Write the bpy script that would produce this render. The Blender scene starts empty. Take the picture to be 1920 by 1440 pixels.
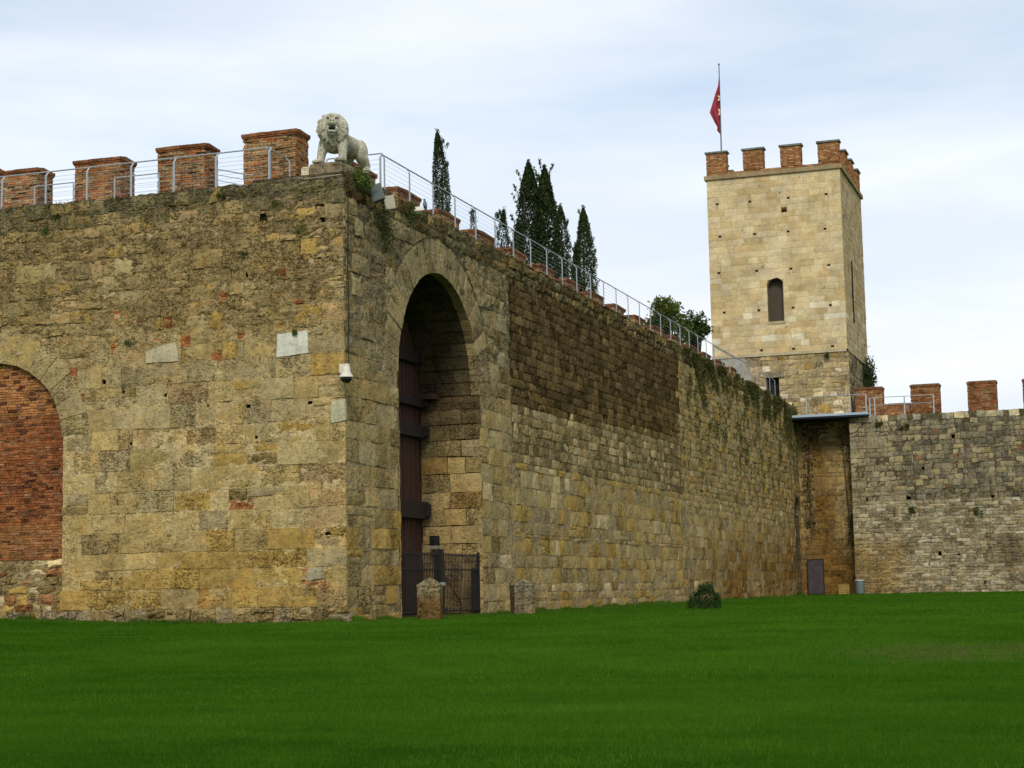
import bpy, math, random
import numpy as np
from mathutils import Vector, Matrix
random.seed(7); rs = np.random.RandomState(11)
sc = bpy.context.scene
col = sc.collection

# ------------------------------------------------------------------ camera
# world: origin = foot of the wall corner, X to the right, Y away along the gate wall, Z up (metres)
F_PX, H_PX, ROLL, TH = 3300.0, 384.0, 0.02, math.radians(18.77)
PIT = math.atan(H_PX / F_PX)
R0 = np.array([math.cos(TH), math.sin(TH), 0.0]); FH = np.array([-math.sin(TH), math.cos(TH), 0.0]); ZZ = np.array([0, 0, 1.0])
FW = FH * math.cos(PIT) + ZZ * math.sin(PIT); U0 = -FH * math.sin(PIT) + ZZ * math.cos(PIT)
RI = R0 * math.cos(ROLL) - U0 * math.sin(ROLL); UI = R0 * math.sin(ROLL) + U0 * math.cos(ROLL)
CAM = np.array([20.18, -44.81, 0.80])

def ray(px, py):
    return RI * (px - 960) - UI * (py - 720) + FW * F_PX
def pl(px, py, ax, val):                    # where the sight line meets a real plane (x, y or z = val)
    d = ray(px, py); t = (val - CAM[ax]) / d[ax]
    return CAM + d * t
def depth(P):
    return float((np.asarray(P) - CAM) @ FW)

cd = bpy.data.cameras.new('camera'); cam = bpy.data.objects.new('camera', cd); col.objects.link(cam)
cd.sensor_width = 36.0; cd.lens = F_PX / 1920 * 36.0; cd.clip_start = 0.5; cd.clip_end = 6000
M = Matrix.Identity(4)
for i in range(3):
    M[i][0], M[i][1], M[i][2], M[i][3] = RI[i], UI[i], -FW[i], CAM[i]
cam.matrix_world = M
sc.camera = cam

# ------------------------------------------------------------------ sky, sun, exposure
SUN_DIR = Vector((0.22, -0.74, 0.62)).normalized()          # towards the sun
w = bpy.data.worlds.new('World'); sc.world = w; w.use_nodes = True
nt = w.node_tree; nt.nodes.clear()
def wn(t, **k):
    n = nt.nodes.new(t)
    for a, b in k.items(): setattr(n, a, b)
    return n
sky = wn('ShaderNodeTexSky', sky_type='NISHITA', sun_disc=False)
sky.sun_elevation = math.asin(SUN_DIR.z); sky.sun_rotation = math.atan2(SUN_DIR.x, SUN_DIR.y)
sky.air_density = 1.0; sky.dust_density = 1.2; sky.ozone_density = 1.5
tc = wn('ShaderNodeTexCoord')
mp = wn('ShaderNodeMapping'); mp.inputs['Scale'].default_value = (1.0, 1.0, 4.6); mp.inputs['Rotation'].default_value = (0.10, 0.16, 0.5)
nz = wn('ShaderNodeTexNoise'); nz.inputs['Scale'].default_value = 2.3; nz.inputs['Detail'].default_value = 6; nz.inputs['Roughness'].default_value = 0.5; nz.inputs['Distortion'].default_value = 0.35
rp = wn('ShaderNodeValToRGB'); rp.color_ramp.elements[0].position = 0.30; rp.color_ramp.elements[1].position = 0.70
rp.color_ramp.elements[0].color = (0.36, 0.36, 0.36, 1); rp.color_ramp.elements[1].color = (0.97, 0.97, 0.97, 1)
nz2 = wn('ShaderNodeTexNoise'); nz2.inputs['Scale'].default_value = 3.3; nz2.inputs['Detail'].default_value = 5
rp2 = wn('ShaderNodeValToRGB'); rp2.color_ramp.elements[0].position = 0.38; rp2.color_ramp.elements[1].position = 0.60
rp2.color_ramp.elements[0].color = (5.35, 5.75, 6.2, 1); rp2.color_ramp.elements[1].color = (6.35, 6.6, 6.95, 1)
mx = wn('ShaderNodeMix', data_type='RGBA')
skb = wn('ShaderNodeVectorMath', operation='MULTIPLY'); skb.inputs[1].default_value = (1.0, 1.0, 1.0)
bg = wn('ShaderNodeBackground'); bg.inputs['Strength'].default_value = 0.12
out = wn('ShaderNodeOutputWorld')
L = nt.links.new
L(tc.outputs['Generated'], mp.inputs['Vector']); L(mp.outputs[0], nz.inputs['Vector']); L(mp.outputs[0], nz2.inputs['Vector'])
L(nz.outputs['Fac'], rp.inputs[0]); L(nz2.outputs['Fac'], rp2.inputs[0])
L(sky.outputs[0], skb.inputs[0])
sxyz = wn('ShaderNodeSeparateXYZ'); L(tc.outputs['Generated'], sxyz.inputs[0])
hz = wn('ShaderNodeMapRange', interpolation_type='SMOOTHSTEP')
for i_, v_ in ((1, 0.05), (2, 0.30), (3, 0.60), (4, 0.0)): hz.inputs[i_].default_value = v_
L(sxyz.outputs['Z'], hz.inputs[0])
am_ = wn('ShaderNodeMath', operation='ADD', use_clamp=True); L(rp.outputs[0], am_.inputs[0]); L(hz.outputs[0], am_.inputs[1])
L(am_.outputs[0], mx.inputs['Factor']); L(skb.outputs[0], mx.inputs['A']); L(rp2.outputs[0], mx.inputs['B'])
L(mx.outputs['Result'], bg.inputs['Color']); L(bg.outputs[0], out.inputs[0])

sd = bpy.data.lights.new('sun', 'SUN'); so = bpy.data.objects.new('sun', sd); col.objects.link(so)
sd.energy = 1.5; sd.angle = math.radians(14); sd.color = (1.0, 0.95, 0.86)
so.rotation_euler = SUN_DIR.to_track_quat('Z', 'Y').to_euler()
vs = sc.view_settings
vs.view_transform = 'Standard'; vs.look = 'None'; vs.exposure = 0.42; vs.gamma = 1.0; vs.use_curve_mapping = False

# ------------------------------------------------------------------ helpers
WP = {}
def _h(ix, iy, s):
    n = (ix.astype(np.int64) * 374761393 + iy.astype(np.int64) * 668265263 + s * 1442695041) & 0xffffffff
    n = ((n ^ (n >> 13)) * 1274126177) & 0xffffffff
    return ((n ^ (n >> 16)) & 0xffff) / 65535.0
def vn(x, y, s=0):                                   # value noise, 0..1
    x = np.asarray(x, float); y = np.asarray(y, float)
    ix = np.floor(x); iy = np.floor(y); fx = x - ix; fy = y - iy
    fx = fx * fx * (3 - 2 * fx); fy = fy * fy * (3 - 2 * fy)
    a = _h(ix, iy, s); b = _h(ix + 1, iy, s); c = _h(ix, iy + 1, s); d = _h(ix + 1, iy + 1, s)
    return (a * (1 - fx) + b * fx) * (1 - fy) + (c * (1 - fx) + d * fx) * fy
def fbm(x, y, s=0, o=4, g=0.5):
    t = 0; a = 1; n = 0
    for k in range(o):
        t = t + a * vn(np.asarray(x) * 2 ** k, np.asarray(y) * 2 ** k, s + k * 17); n += a; a *= g
    return t / n
def n1(x, y, s=0): return float(vn(np.array([x]), np.array([y]), s)[0])

class MB:
    def __init__(s): s.v = []; s.f = []; s.c = []
    def add(s, vs_, fs_, c=(0.5, 0.5, 0.5, 0.5)):
        b = len(s.v); s.v.extend([tuple(map(float, q)) for q in vs_]); s.f.extend([tuple(b + i for i in q) for q in fs_])
        s.c.extend([c] * len(vs_)); return s
    def box(s, a, b, c=(0.5, 0.5, 0.5, 0.5)):
        x0, y0, z0 = a; x1, y1, z1 = b
        return s.add([(x0, y0, z0), (x1, y0, z0), (x1, y1, z0), (x0, y1, z0), (x0, y0, z1), (x1, y0, z1), (x1, y1, z1), (x0, y1, z1)],
                     [(0, 3, 2, 1), (4, 5, 6, 7), (0, 1, 5, 4), (1, 2, 6, 5), (2, 3, 7, 6), (3, 0, 4, 7)], c)
    def tube(s, pts, r, n=6, c=(0.5, 0.5, 0.5, 0.5)):
        pts = [Vector(q) for q in pts]; rr = r if isinstance(r, (list, tuple)) else [r] * len(pts)
        rings = []
        for i, q in enumerate(pts):
            d = (pts[min(i + 1, len(pts) - 1)] - pts[max(i - 1, 0)]).normalized()
            up = Vector((0, 0, 1)) if abs(d.z) < 0.9 else Vector((1, 0, 0))
            a = d.cross(up).normalized(); b = d.cross(a)
            rings.append([q + (a * math.cos(2 * math.pi * k / n) + b * math.sin(2 * math.pi * k / n)) * rr[i] for k in range(n)])
        vv = [x for g in rings for x in g]; ff = []
        for i in range(len(pts) - 1):
            for k in range(n):
                k2 = (k + 1) % n; ff.append((i * n + k, i * n + k2, (i + 1) * n + k2, (i + 1) * n + k))
        ff.append(tuple(range(n))[::-1]); ff.append(tuple((len(pts) - 1) * n + k for k in range(n)))
        return s.add(vv, ff, c)
    def lathe(s, cen, prof, n=20, c=(0.5, 0.5, 0.5, 0.5)):
        vv = []; ff = []
        for (r, z) in prof:
            for k in range(n): vv.append((cen[0] + r * math.cos(2 * math.pi * k / n), cen[1] + r * math.sin(2 * math.pi * k / n), cen[2] + z))
        for i in range(len(prof) - 1):
            for k in range(n):
                k2 = (k + 1) % n; ff.append((i * n + k, i * n + k2, (i + 1) * n + k2, (i + 1) * n + k))
        ff.append(tuple(range(n))[::-1]); ff.append(tuple((len(prof) - 1) * n + k for k in range(n)))
        return s.add(vv, ff, c)

def tag(o, label=None, cat=None, group=None, kind=None):
    if label: o['label'] = label
    if cat: o['category'] = cat
    if group: o['group'] = group
    if kind: o['kind'] = kind
    return o
def put(o, pos, parent):
    col.objects.link(o); pw = WP[parent.name] if parent else Vector((0, 0, 0))
    o.location = Vector(pos) - pw
    if parent: o.parent = parent
    WP[o.name] = Vector(pos); return o
def empty(name, pos, label, cat, group=None):
    o = bpy.data.objects.new(name, None); o.empty_display_size = 0.3
    put(o, pos, None); return tag(o, label, cat, group)
def build_np(name, V, Fc, mat, parent=None, colors=None, origin=None, smooth=False):
    V = np.asarray(V, np.float32)
    if origin is None: origin = (V.min(0) + V.max(0)) / 2
    me = bpy.data.meshes.new(name)
    if isinstance(Fc, np.ndarray):
        k = Fc.shape[1]; nf = Fc.shape[0]
        me.vertices.add(len(V)); me.loops.add(nf * k); me.polygons.add(nf)
        me.vertices.foreach_set('co', (V - np.asarray(origin, np.float32)).ravel())
        me.loops.foreach_set('vertex_index', Fc.astype(np.int32).ravel())
        me.polygons.foreach_set('loop_start', np.arange(0, nf * k, k, dtype=np.int32))
        me.update(calc_edges=True)
    else:
        me.from_pydata((V - np.asarray(origin, np.float32)).tolist(), [], Fc); me.update()
    if colors is not None:
        at = me.color_attributes.new('tint', 'FLOAT_COLOR', 'POINT')
        at.data.foreach_set('color', np.asarray(colors, np.float32).ravel())
    me.materials.append(mat)
    if smooth: me.polygons.foreach_set('use_smooth', [True] * len(me.polygons))
    o = bpy.data.objects.new(name, me); put(o, [float(q) for q in origin], parent)
    return o
def build(name, mb, mat, parent=None, origin=None, smooth=False, **k):
    o = build_np(name, np.array(mb.v), mb.f, mat, parent, np.array(mb.c), origin, smooth)
    return tag(o, **k)

# ------------------------------------------------------------------ materials
def newmat(name):
    m = bpy.data.materials.new(name); m.use_nodes = True; t = m.node_tree; t.nodes.clear()
    o = t.nodes.new('ShaderNodeOutputMaterial'); b = t.nodes.new('ShaderNodeBsdfPrincipled'); t.links.new(b.outputs[0], o.inputs[0])
    return m, t, b
def nd(t, typ, ins=None, **k):
    n = t.nodes.new(typ)
    for a, b in k.items(): setattr(n, a, b)
    for a, b in (ins or {}).items():
        if isinstance(b, bpy.types.NodeSocket): t.links.new(b, n.inputs[a])
        else: n.inputs[a].default_value = b
    return n
def ramp(t, fac, p0, p1, c0=0.0, c1=1.0):
    return nd(t, 'ShaderNodeMapRange', {0: fac, 1: p0, 2: p1, 3: c0, 4: c1}, interpolation_type='SMOOTHSTEP').outputs[0]
def mul(t, a, b): return nd(t, 'ShaderNodeMath', {0: a, 1: b}, operation='MULTIPLY').outputs[0]
def madd(t, a, b, c): return nd(t, 'ShaderNodeMath', {0: a, 1: b, 2: c}, operation='MULTIPLY_ADD').outputs[0]
def mixc(t, f, a, b, mode='MIX'):
    n = nd(t, 'ShaderNodeMix', data_type='RGBA', blend_type=mode)
    for i, v in (('Factor', f), ('A', a), ('B', b)):
        if isinstance(v, bpy.types.NodeSocket): t.links.new(v, n.inputs[i])
        else: n.inputs[i].default_value = v
    return n.outputs['Result']
def noise(t, vec, scale, detail=4, rough=0.55, dist=0.0):
    return nd(t, 'ShaderNodeTexNoise', {'Vector': vec, 'Scale': scale, 'Detail': detail, 'Roughness': rough, 'Distortion': dist}).outputs['Fac']

def masonry(name, pit=1.0, grain=1.0, streak=1.0, lichen=1.0, bump=1.0, rough=0.95, ochre=0.35, fine=1.0, tone=(1.12, 1.03, 0.92)):
    m, t, b = newmat(name)
    at = nd(t, 'ShaderNodeVertexColor', layer_name='tint'); pos = nd(t, 'ShaderNodeNewGeometry').outputs['Position']
    A = at.outputs['Alpha']; C = at.outputs['Color']
    big = noise(t, pos, 0.9, 5, 0.6); mid = noise(t, pos, 5.0, 7, 0.68); fin = noise(t, pos, 30.0 * fine, 4, 0.7)
    # large blotches, medium mottling, fine grain
    v = madd(t, ramp(t, big, 0.3, 0.7), 0.34, 0.83)
    v = mul(t, v, madd(t, ramp(t, mid, 0.25, 0.75), 0.50 * grain, 1 - 0.22 * grain))
    v = mul(t, v, madd(t, ramp(t, fin, 0.25, 0.75), 0.44 * grain, 1 - 0.22 * grain))
    c = nd(t, 'ShaderNodeVectorMath', {0: C, 'Scale': v}, operation='SCALE').outputs[0]
    # ochre and pale lime bloom
    hue = noise(t, pos, 1.7, 5, 0.6, 0.6)
    c = mixc(t, mul(t, ramp(t, hue, 0.50, 0.68), ochre), c, mixc(t, 1.0, c, (1.22, 0.92, 0.48, 1), 'MULTIPLY'))
    pal = noise(t, pos, 2.6, 6, 0.62, 0.3)
    c = mixc(t, mul(t, ramp(t, pal, 0.58, 0.74), 0.35), c, mixc(t, 1.0, c, (1.24, 1.20, 1.10, 1), 'MULTIPLY'))
    # rain streaks (own shape: long runs down the face)
    mv = nd(t, 'ShaderNodeMapping', {'Vector': pos, 'Scale': (2.4, 2.4, 0.16)}).outputs[0]
    st = noise(t, mv, 1.6, 6, 0.65)
    c = mixc(t, mul(t, mul(t, ramp(t, st, 0.47, 0.66), A), 0.48 * streak), c, mixc(t, 1.0, c, (0.36, 0.35, 0.30, 1), 'MULTIPLY'))
    # black lichen specks and pores
    mp_ = nd(t, 'ShaderNodeMapping', {'Vector': pos, 'Scale': (1, 1, 1.7)}).outputs[0]
    pt = noise(t, mp_, 15.0 * fine, 6, 0.64, 0.4); patch = noise(t, pos, 1.4, 4, 0.6)
    thr = madd(t, ramp(t, patch, 0.3, 0.72), -0.10, 0.66); thr = madd(t, A, -0.075, thr)
    pm = nd(t, 'ShaderNodeMapRange', {0: nd(t, 'ShaderNodeMath', {0: pt, 1: thr}, operation='SUBTRACT').outputs[0], 1: 0.0, 2: 0.03, 3: 0.0, 4: 1.0}, interpolation_type='SMOOTHSTEP').outputs[0]
    pa = mul(t, pm, madd(t, A, 0.75, 0.25))
    c = mixc(t, mul(t, pa, 0.70 * pit), c, mixc(t, 1.0, c, (0.18, 0.15, 0.10, 1), 'MULTIPLY'))
    me_ = nd(t, 'ShaderNodeMapping', {'Vector': pos, 'Scale': (1.0, 1.0, 4.5)}).outputs[0]
    er = noise(t, me_, 3.4, 6, 0.66, 0.35); ea = mul(t, ramp(t, er, 0.56, 0.66), A)
    c = mixc(t, mul(t, ea, 0.28 * pit), c, mixc(t, 1.0, c, (0.40, 0.34, 0.24, 1), 'MULTIPLY'))
    gl = noise(t, pos, 3.6, 7, 0.7, 0.4)
    c = mixc(t, mul(t, mul(t, ramp(t, gl, 0.55, 0.70), A), 0.34 * lichen), c, (0.095, 0.088, 0.050, 1))
    c = mixc(t, 1.0, c, (tone[0], tone[1], tone[2], 1), 'MULTIPLY')
    t.links.new(c, b.inputs['Base Color'])
    b.inputs['Roughness'].default_value = rough; b.inputs['Specular IOR Level'].default_value = 0.0
    h = madd(t, mid, 0.9, mul(t, fin, 0.35)); h = madd(t, pa, -0.9 * pit, h); h = madd(t, ea, -0.5 * pit, h)
    bp = nd(t, 'ShaderNodeBump', {'Strength': 1.0, 'Distance': 0.06 * bump, 'Height': h})
    t.links.new(bp.outputs[0], b.inputs['Normal'])
    return m
M_STONE = masonry('weathered_limestone')
M_MORTAR = masonry('lime_mortar', pit=1.0, grain=1.2, streak=0.8, bump=1.3)
M_TOWER = masonry('tower_ashlar', pit=0.35, grain=0.55, streak=0.5, lichen=0.3, bump=0.5, ochre=0.25, tone=(1.06, 1.03, 0.98))
M_FAR = masonry('grey_rubble_stone', tone=(1.06, 1.04, 1.04), streak=1.2)
M_BRICK = masonry('old_brick', pit=0.8, grain=1.3, streak=0.6, lichen=0.8, bump=0.8, ochre=0.2, fine=1.4)
M_MARBLE = masonry('weathered_marble', pit=0.5, grain=0.45, streak=1.0, lichen=0.6, bump=0.5, ochre=0.1, tone=(1, 1, 0.97))

def simple(name, c, rough=0.6, metal=0.0, var=0.15, scale=8.0, bump=0.0, spec=0.4, stretch=(1, 1, 1)):
    m, t, b = newmat(name); pos = nd(t, 'ShaderNodeNewGeometry').outputs['Position']
    mv = nd(t, 'ShaderNodeMapping', {'Vector': pos, 'Scale': stretch}).outputs[0]
    n = noise(t, mv, scale, 5, 0.65)
    v = madd(t, ramp(t, n, 0.25, 0.75), 2 * var, 1 - var)
    cc = nd(t, 'ShaderNodeVectorMath', {0: (c[0], c[1], c[2]), 'Scale': v}, operation='SCALE').outputs[0]
    t.links.new(cc, b.inputs['Base Color'])
    b.inputs['Roughness'].default_value = rough; b.inputs['Metallic'].default_value = metal; b.inputs['Specular IOR Level'].default_value = spec
    if bump:
        bp = nd(t, 'ShaderNodeBump', {'Strength': 0.6, 'Distance': bump, 'Height': n}); t.links.new(bp.outputs[0], b.inputs['Normal'])
    return m
M_STEEL = simple('galvanised_steel', (0.36, 0.38, 0.39), 0.5, 0.4, 0.12, 14)
M_WIRE = simple('steel_wire', (0.40, 0.43, 0.47), 0.5, 0.4, 0.05, 10)
M_WOOD = simple('dark_oak', (0.062, 0.027, 0.017), 0.75, 0, 0.45, 9, 0.01, 0.3, (4, 4, 0.35))
M_BEAM = simple('blackened_timber', (0.022, 0.014, 0.011), 0.8, 0, 0.4, 8, 0.01, 0.3)
M_IRON = simple('painted_iron', (0.020, 0.018, 0.016), 0.75, 0.0, 0.25, 12, 0, 0.15)
M_RUST = simple('rusty_iron', (0.06, 0.033, 0.02), 0.85, 0, 0.4, 15)
M_WHITE = simple('white_plastic', (0.62, 0.56, 0.44), 0.45, 0, 0.06, 6)
M_BLACK = simple('dark_glass', (0.012, 0.010, 0.012), 0.15, 0, 0.1, 4)
M_LAMPG = simple('grey_green_enamel', (0.07, 0.085, 0.075), 0.5, 0, 0.12, 9)
M_LAMPW = simple('cream_enamel', (0.30, 0.28, 0.19), 0.5, 0, 0.12, 9)
M_DECK = simple('painted_steel_deck', (0.36, 0.46, 0.52), 0.5, 0.1, 0.1, 4)
M_NAVY = simple('deck_underside', (0.015, 0.022, 0.05), 0.6, 0.1, 0.2, 3)
M_FLAG = simple('red_cloth', (0.33, 0.035, 0.055), 0.85, 0, 0.15, 3)
M_CREAM = simple('cream_cloth', (0.75, 0.62, 0.36), 0.85, 0, 0.1, 5)
M_PANEL = simple('grey_board', (0.060, 0.050, 0.052), 0.8, 0, 0.25, 3, 0.004, 0.2)
M_BIN = simple('grey_steel_bin', (0.17, 0.21, 0.21), 0.5, 0.3, 0.15, 6)
M_PIG = simple('pigeon_feathers', (0.16, 0.17, 0.20), 0.8, 0, 0.4, 9)
M_BARK = simple('bark', (0.09, 0.065, 0.045), 0.95, 0, 0.4, 7, 0.03, 0.1, (2, 2, 0.5))
M_SHADE = simple('dark_interior', (0.02, 0.018, 0.016), 0.95, 0, 0.3, 2, 0, 0.05)
M_PLASTER = simple('grey_plaster', (0.33, 0.31, 0.25), 0.95, 0, 0.28, 2.2, 0.02, 0.1)

def leafmat(name, trans=0.25, rough=0.7, spec=0.03):
    m, t, b = newmat(name); at = nd(t, 'ShaderNodeVertexColor', layer_name='tint').outputs['Color']
    t.links.new(at, b.inputs['Base Color']); b.inputs['Roughness'].default_value = rough; b.inputs['Specular IOR Level'].default_value = spec
    tr = nd(t, 'ShaderNodeBsdfTranslucent', {'Color': at}); ms = nd(t, 'ShaderNodeMixShader', {0: trans, 1: b.outputs[0], 2: tr.outputs[0]})
    o = [n for n in t.nodes if n.type == 'OUTPUT_MATERIAL'][0]; t.links.new(ms.outputs[0], o.inputs[0]); return m
M_LEAF = leafmat('foliage'); M_GRASS = leafmat('grass_blade', 0.3, 0.8, 0.0)

# ------------------------------------------------------------------ ground
def sst(x): x = np.clip(x, 0, 1); return x * x * (3 - 2 * x)
def gz(x, y):                                              # lawn falls gently from the wall towards the camera
    x = np.asarray(x, float); y = np.asarray(y, float)
    base = -0.80 * sst((-y - 1.0) / 32.0)
    left = 0.24 * sst((-x - 4.0) / 8.0) * sst((y + 12) / 12.0)
    return base + left + 0.05 * (fbm(x * 0.12, y * 0.12, 5, 3) - 0.5)
WP_ = pl(1790, 1180, 2, 0.0)
for _ in range(4): WP_ = pl(1790, 1180, 2, float(gz(WP_[0], WP_[1])))
gx = np.unique(np.concatenate([np.linspace(-1800, -60, 14), np.linspace(-60, 90, 151), np.linspace(90, 1800, 14)]))
gy = np.unique(np.concatenate([np.linspace(-900, -70, 10), np.linspace(-70, 110, 181), np.linspace(110, 2600, 18)]))
X, Y = np.meshgrid(gx, gy); Zg = gz(X, Y)
ids = np.arange(X.size).reshape(X.shape)
Fq = np.stack([ids[:-1, :-1], ids[:-1, 1:], ids[1:, 1:], ids[1:, :-1]], -1).reshape(-1, 4)
m, t, b = newmat('lawn_turf'); pos = nd(t, 'ShaderNodeNewGeometry').outputs['Position']
big = noise(t, pos, 0.16, 4, 0.6, 0.5); mv = nd(t, 'ShaderNodeMapping', {'Vector': pos, 'Rotation': (0, 0, 0.33), 'Scale': (0.25, 1.2, 1)}).outputs[0]
band = noise(t, mv, 0.8, 4, 0.6); fin = noise(t, pos, 16, 6, 0.75); vf = noise(t, pos, 70, 3, 0.8)
c = mixc(t, ramp(t, big, 0.3, 0.7), (0.022, 0.078, 0.0035, 1), (0.050, 0.130, 0.008, 1))
c = mixc(t, mul(t, ramp(t, band, 0.4, 0.7), 0.5), c, (0.058, 0.148, 0.008, 1))
c = nd(t, 'ShaderNodeVectorMath', {0: c, 'Scale': madd(t, fin, 1.1, 0.45)}, operation='SCALE').outputs[0]
c = nd(t, 'ShaderNodeVectorMath', {0: c, 'Scale': madd(t, vf, 0.8, 0.6)}, operation='SCALE').outputs[0]
sp = nd(t, 'ShaderNodeSeparateXYZ', {0: pos})
# bare earth along the foot of the left wall and a worn strip far right
e1 = mul(t, ramp(t, sp.outputs['Y'], -1.1, -0.15), ramp(t, sp.outputs['X'], 3.0, 0.6)); en = noise(t, pos, 2.2, 5, 0.7)
e1 = mul(t, e1, ramp(t, en, 0.38, 0.6))
dv = nd(t, 'ShaderNodeVectorMath', {0: pos, 1: (float(WP_[0]), float(WP_[1]), 0)}, operation='SUBTRACT').outputs[0]
dv = nd(t, 'ShaderNodeMapping', {'Vector': dv, 'Rotation': (0, 0, -0.33), 'Scale': (0.40, 0.34, 0)}).outputs[0]
dl = nd(t, 'ShaderNodeVectorMath', {0: dv}, operation='LENGTH').outputs['Value']
e2 = mul(t, mul(t, ramp(t, dl, 1.0, 0.25), ramp(t, en, 0.36, 0.62)), 0.5)
c = mixc(t, nd(t, 'ShaderNodeMath', {0: e1, 1: e2}, operation='MAXIMUM').outputs[0], c, (0.13, 0.105, 0.045, 1))
t.links.new(c, b.inputs['Base Color']); b.inputs['Roughness'].default_value = 0.95; b.inputs['Specular IOR Level'].default_value = 0.0
bp = nd(t, 'ShaderNodeBump', {'Strength': 0.9, 'Distance': 0.06, 'Height': madd(t, fin, 1.0, mul(t, vf, 0.5))}); t.links.new(bp.outputs[0], b.inputs['Normal'])
M_LAWN = m
build_np('lawn', np.stack([X, Y, Zg], -1).reshape(-1, 3), Fq, M_LAWN, smooth=True, origin=(0, 0, 0))['kind'] = 'structure'

# ------------------------------------------------------------------ masonry generator
class Frame:
    def __init__(s, O, U, N):
        s.O = np.array(O, float); s.U = np.array(U, float); s.N = np.array(N, float)
        s.flip = float(np.dot(np.cross(s.U, ZZ), s.N)) < 0
    def P(s, u, v, d): return s.O + s.U * u + ZZ * v + s.N * d
FR_L = Frame((0, 0, 0), (-1, 0, 0), (0, -1, 0))            # near wall with the bricked arch: u = -X
FR_G = Frame((0, 0, 0), (0, 1, 0), (1, 0, 0))              # gate wall: u = Y
TX0, TX1, TY = -5.72, 3.60, 75.0
FR_R = Frame((TX1 + 0.2, 73.0, 0), (1, 0, 0), (0, -1, 0))  # far wall on the right
FR_T = Frame((TX0, TY, 0), (1, 0, 0), (0, -1, 0))          # tower front
FR_TS = Frame((TX1, TY, 0), (0, 1, 0), (1, 0, 0))          # tower right side

def sub_rect(r, h, g=0.01):
    a0, a1, b0, b1 = r; c0, c1, d0, d1 = h
    if c1 <= a0 or c0 >= a1 or d1 <= b0 or d0 >= b1: return [r]
    o = []
    if c0 > a0: o.append((a0, c0 - g, b0, b1))
    if c1 < a1: o.append((c1 + g, a1, b0, b1))
    m0, m1 = max(a0, c0), min(a1, c1)
    if d0 > b0: o.append((m0, m1, b0, d0 - g))
    if d1 < b1: o.append((m0, m1, d1 + g, b1))
    return o

def stone_mesh(fr, q, face, rng, colr, nx=3, nv=3, rough=0.012, edge=0.016, back=-0.07, warp=None, batter=0.0):
    # q: four (u, v) corners counter-clockwise from lower left
    q = np.array(q, float); vv = []; idx = {}
    tilt = (rng.uniform(-1, 1) * rough * 0.8, rng.uniform(-1, 1) * rough * 0.8)
    for j in range(nv + 1):
        for i in range(nx + 1):
            a = i / nx; c = j / nv
            p = (q[0] * (1 - a) + q[1] * a) * (1 - c) + (q[3] * (1 - a) + q[2] * a) * c
            bd = (i in (0, nx)) or (j in (0, nv))
            if 0 < i < nx or 0 < j < nv: p = p + rng.uniform(-1, 1, 2) * rough * 0.9
            d = face + rng.uniform(-1, 1) * rough * (0.5 if nx > 1 else 0.1) + tilt[0] * (a - .5) + tilt[1] * (c - .5)
            if bd: d -= edge * rng.uniform(0.5, 1.6)
            u, v = p
            if warp: u, v = warp(u, v)
            idx[(i, j)] = len(vv); vv.append(fr.P(u, v, d - batter * v))
    fs = []
    for j in range(nv):
        for i in range(nx): fs.append((idx[(i, j)], idx[(i + 1, j)], idx[(i + 1, j + 1)], idx[(i, j + 1)]))
    ring = [(i, 0) for i in range(nx)] + [(nx, j) for j in range(nv)] + [(i, nv) for i in range(nx, 0, -1)] + [(0, j) for j in range(nv, 0, -1)]
    fd = back - face; base = len(vv)
    for k in ring: vv.append(vv[idx[k]] + fr.N * fd)
    n = len(ring)
    for k in range(n):
        k2 = (k + 1) % n; fs.append((idx[ring[k]], base + k, base + k2, idx[ring[k2]]))
    if fr.flip: fs = [f[::-1] for f in fs]
    return vv, fs, colr

def courses(v0, v1, h0, h1, rng):
    o = [v0]; 
    while o[-1] < v1 - h0 * 0.6:
        o.append(o[-1] + rng.uniform(h0, h1))
    s = (v1 - v0) / (o[-1] - v0); return [v0 + (x - v0) * s for x in o]

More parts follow.
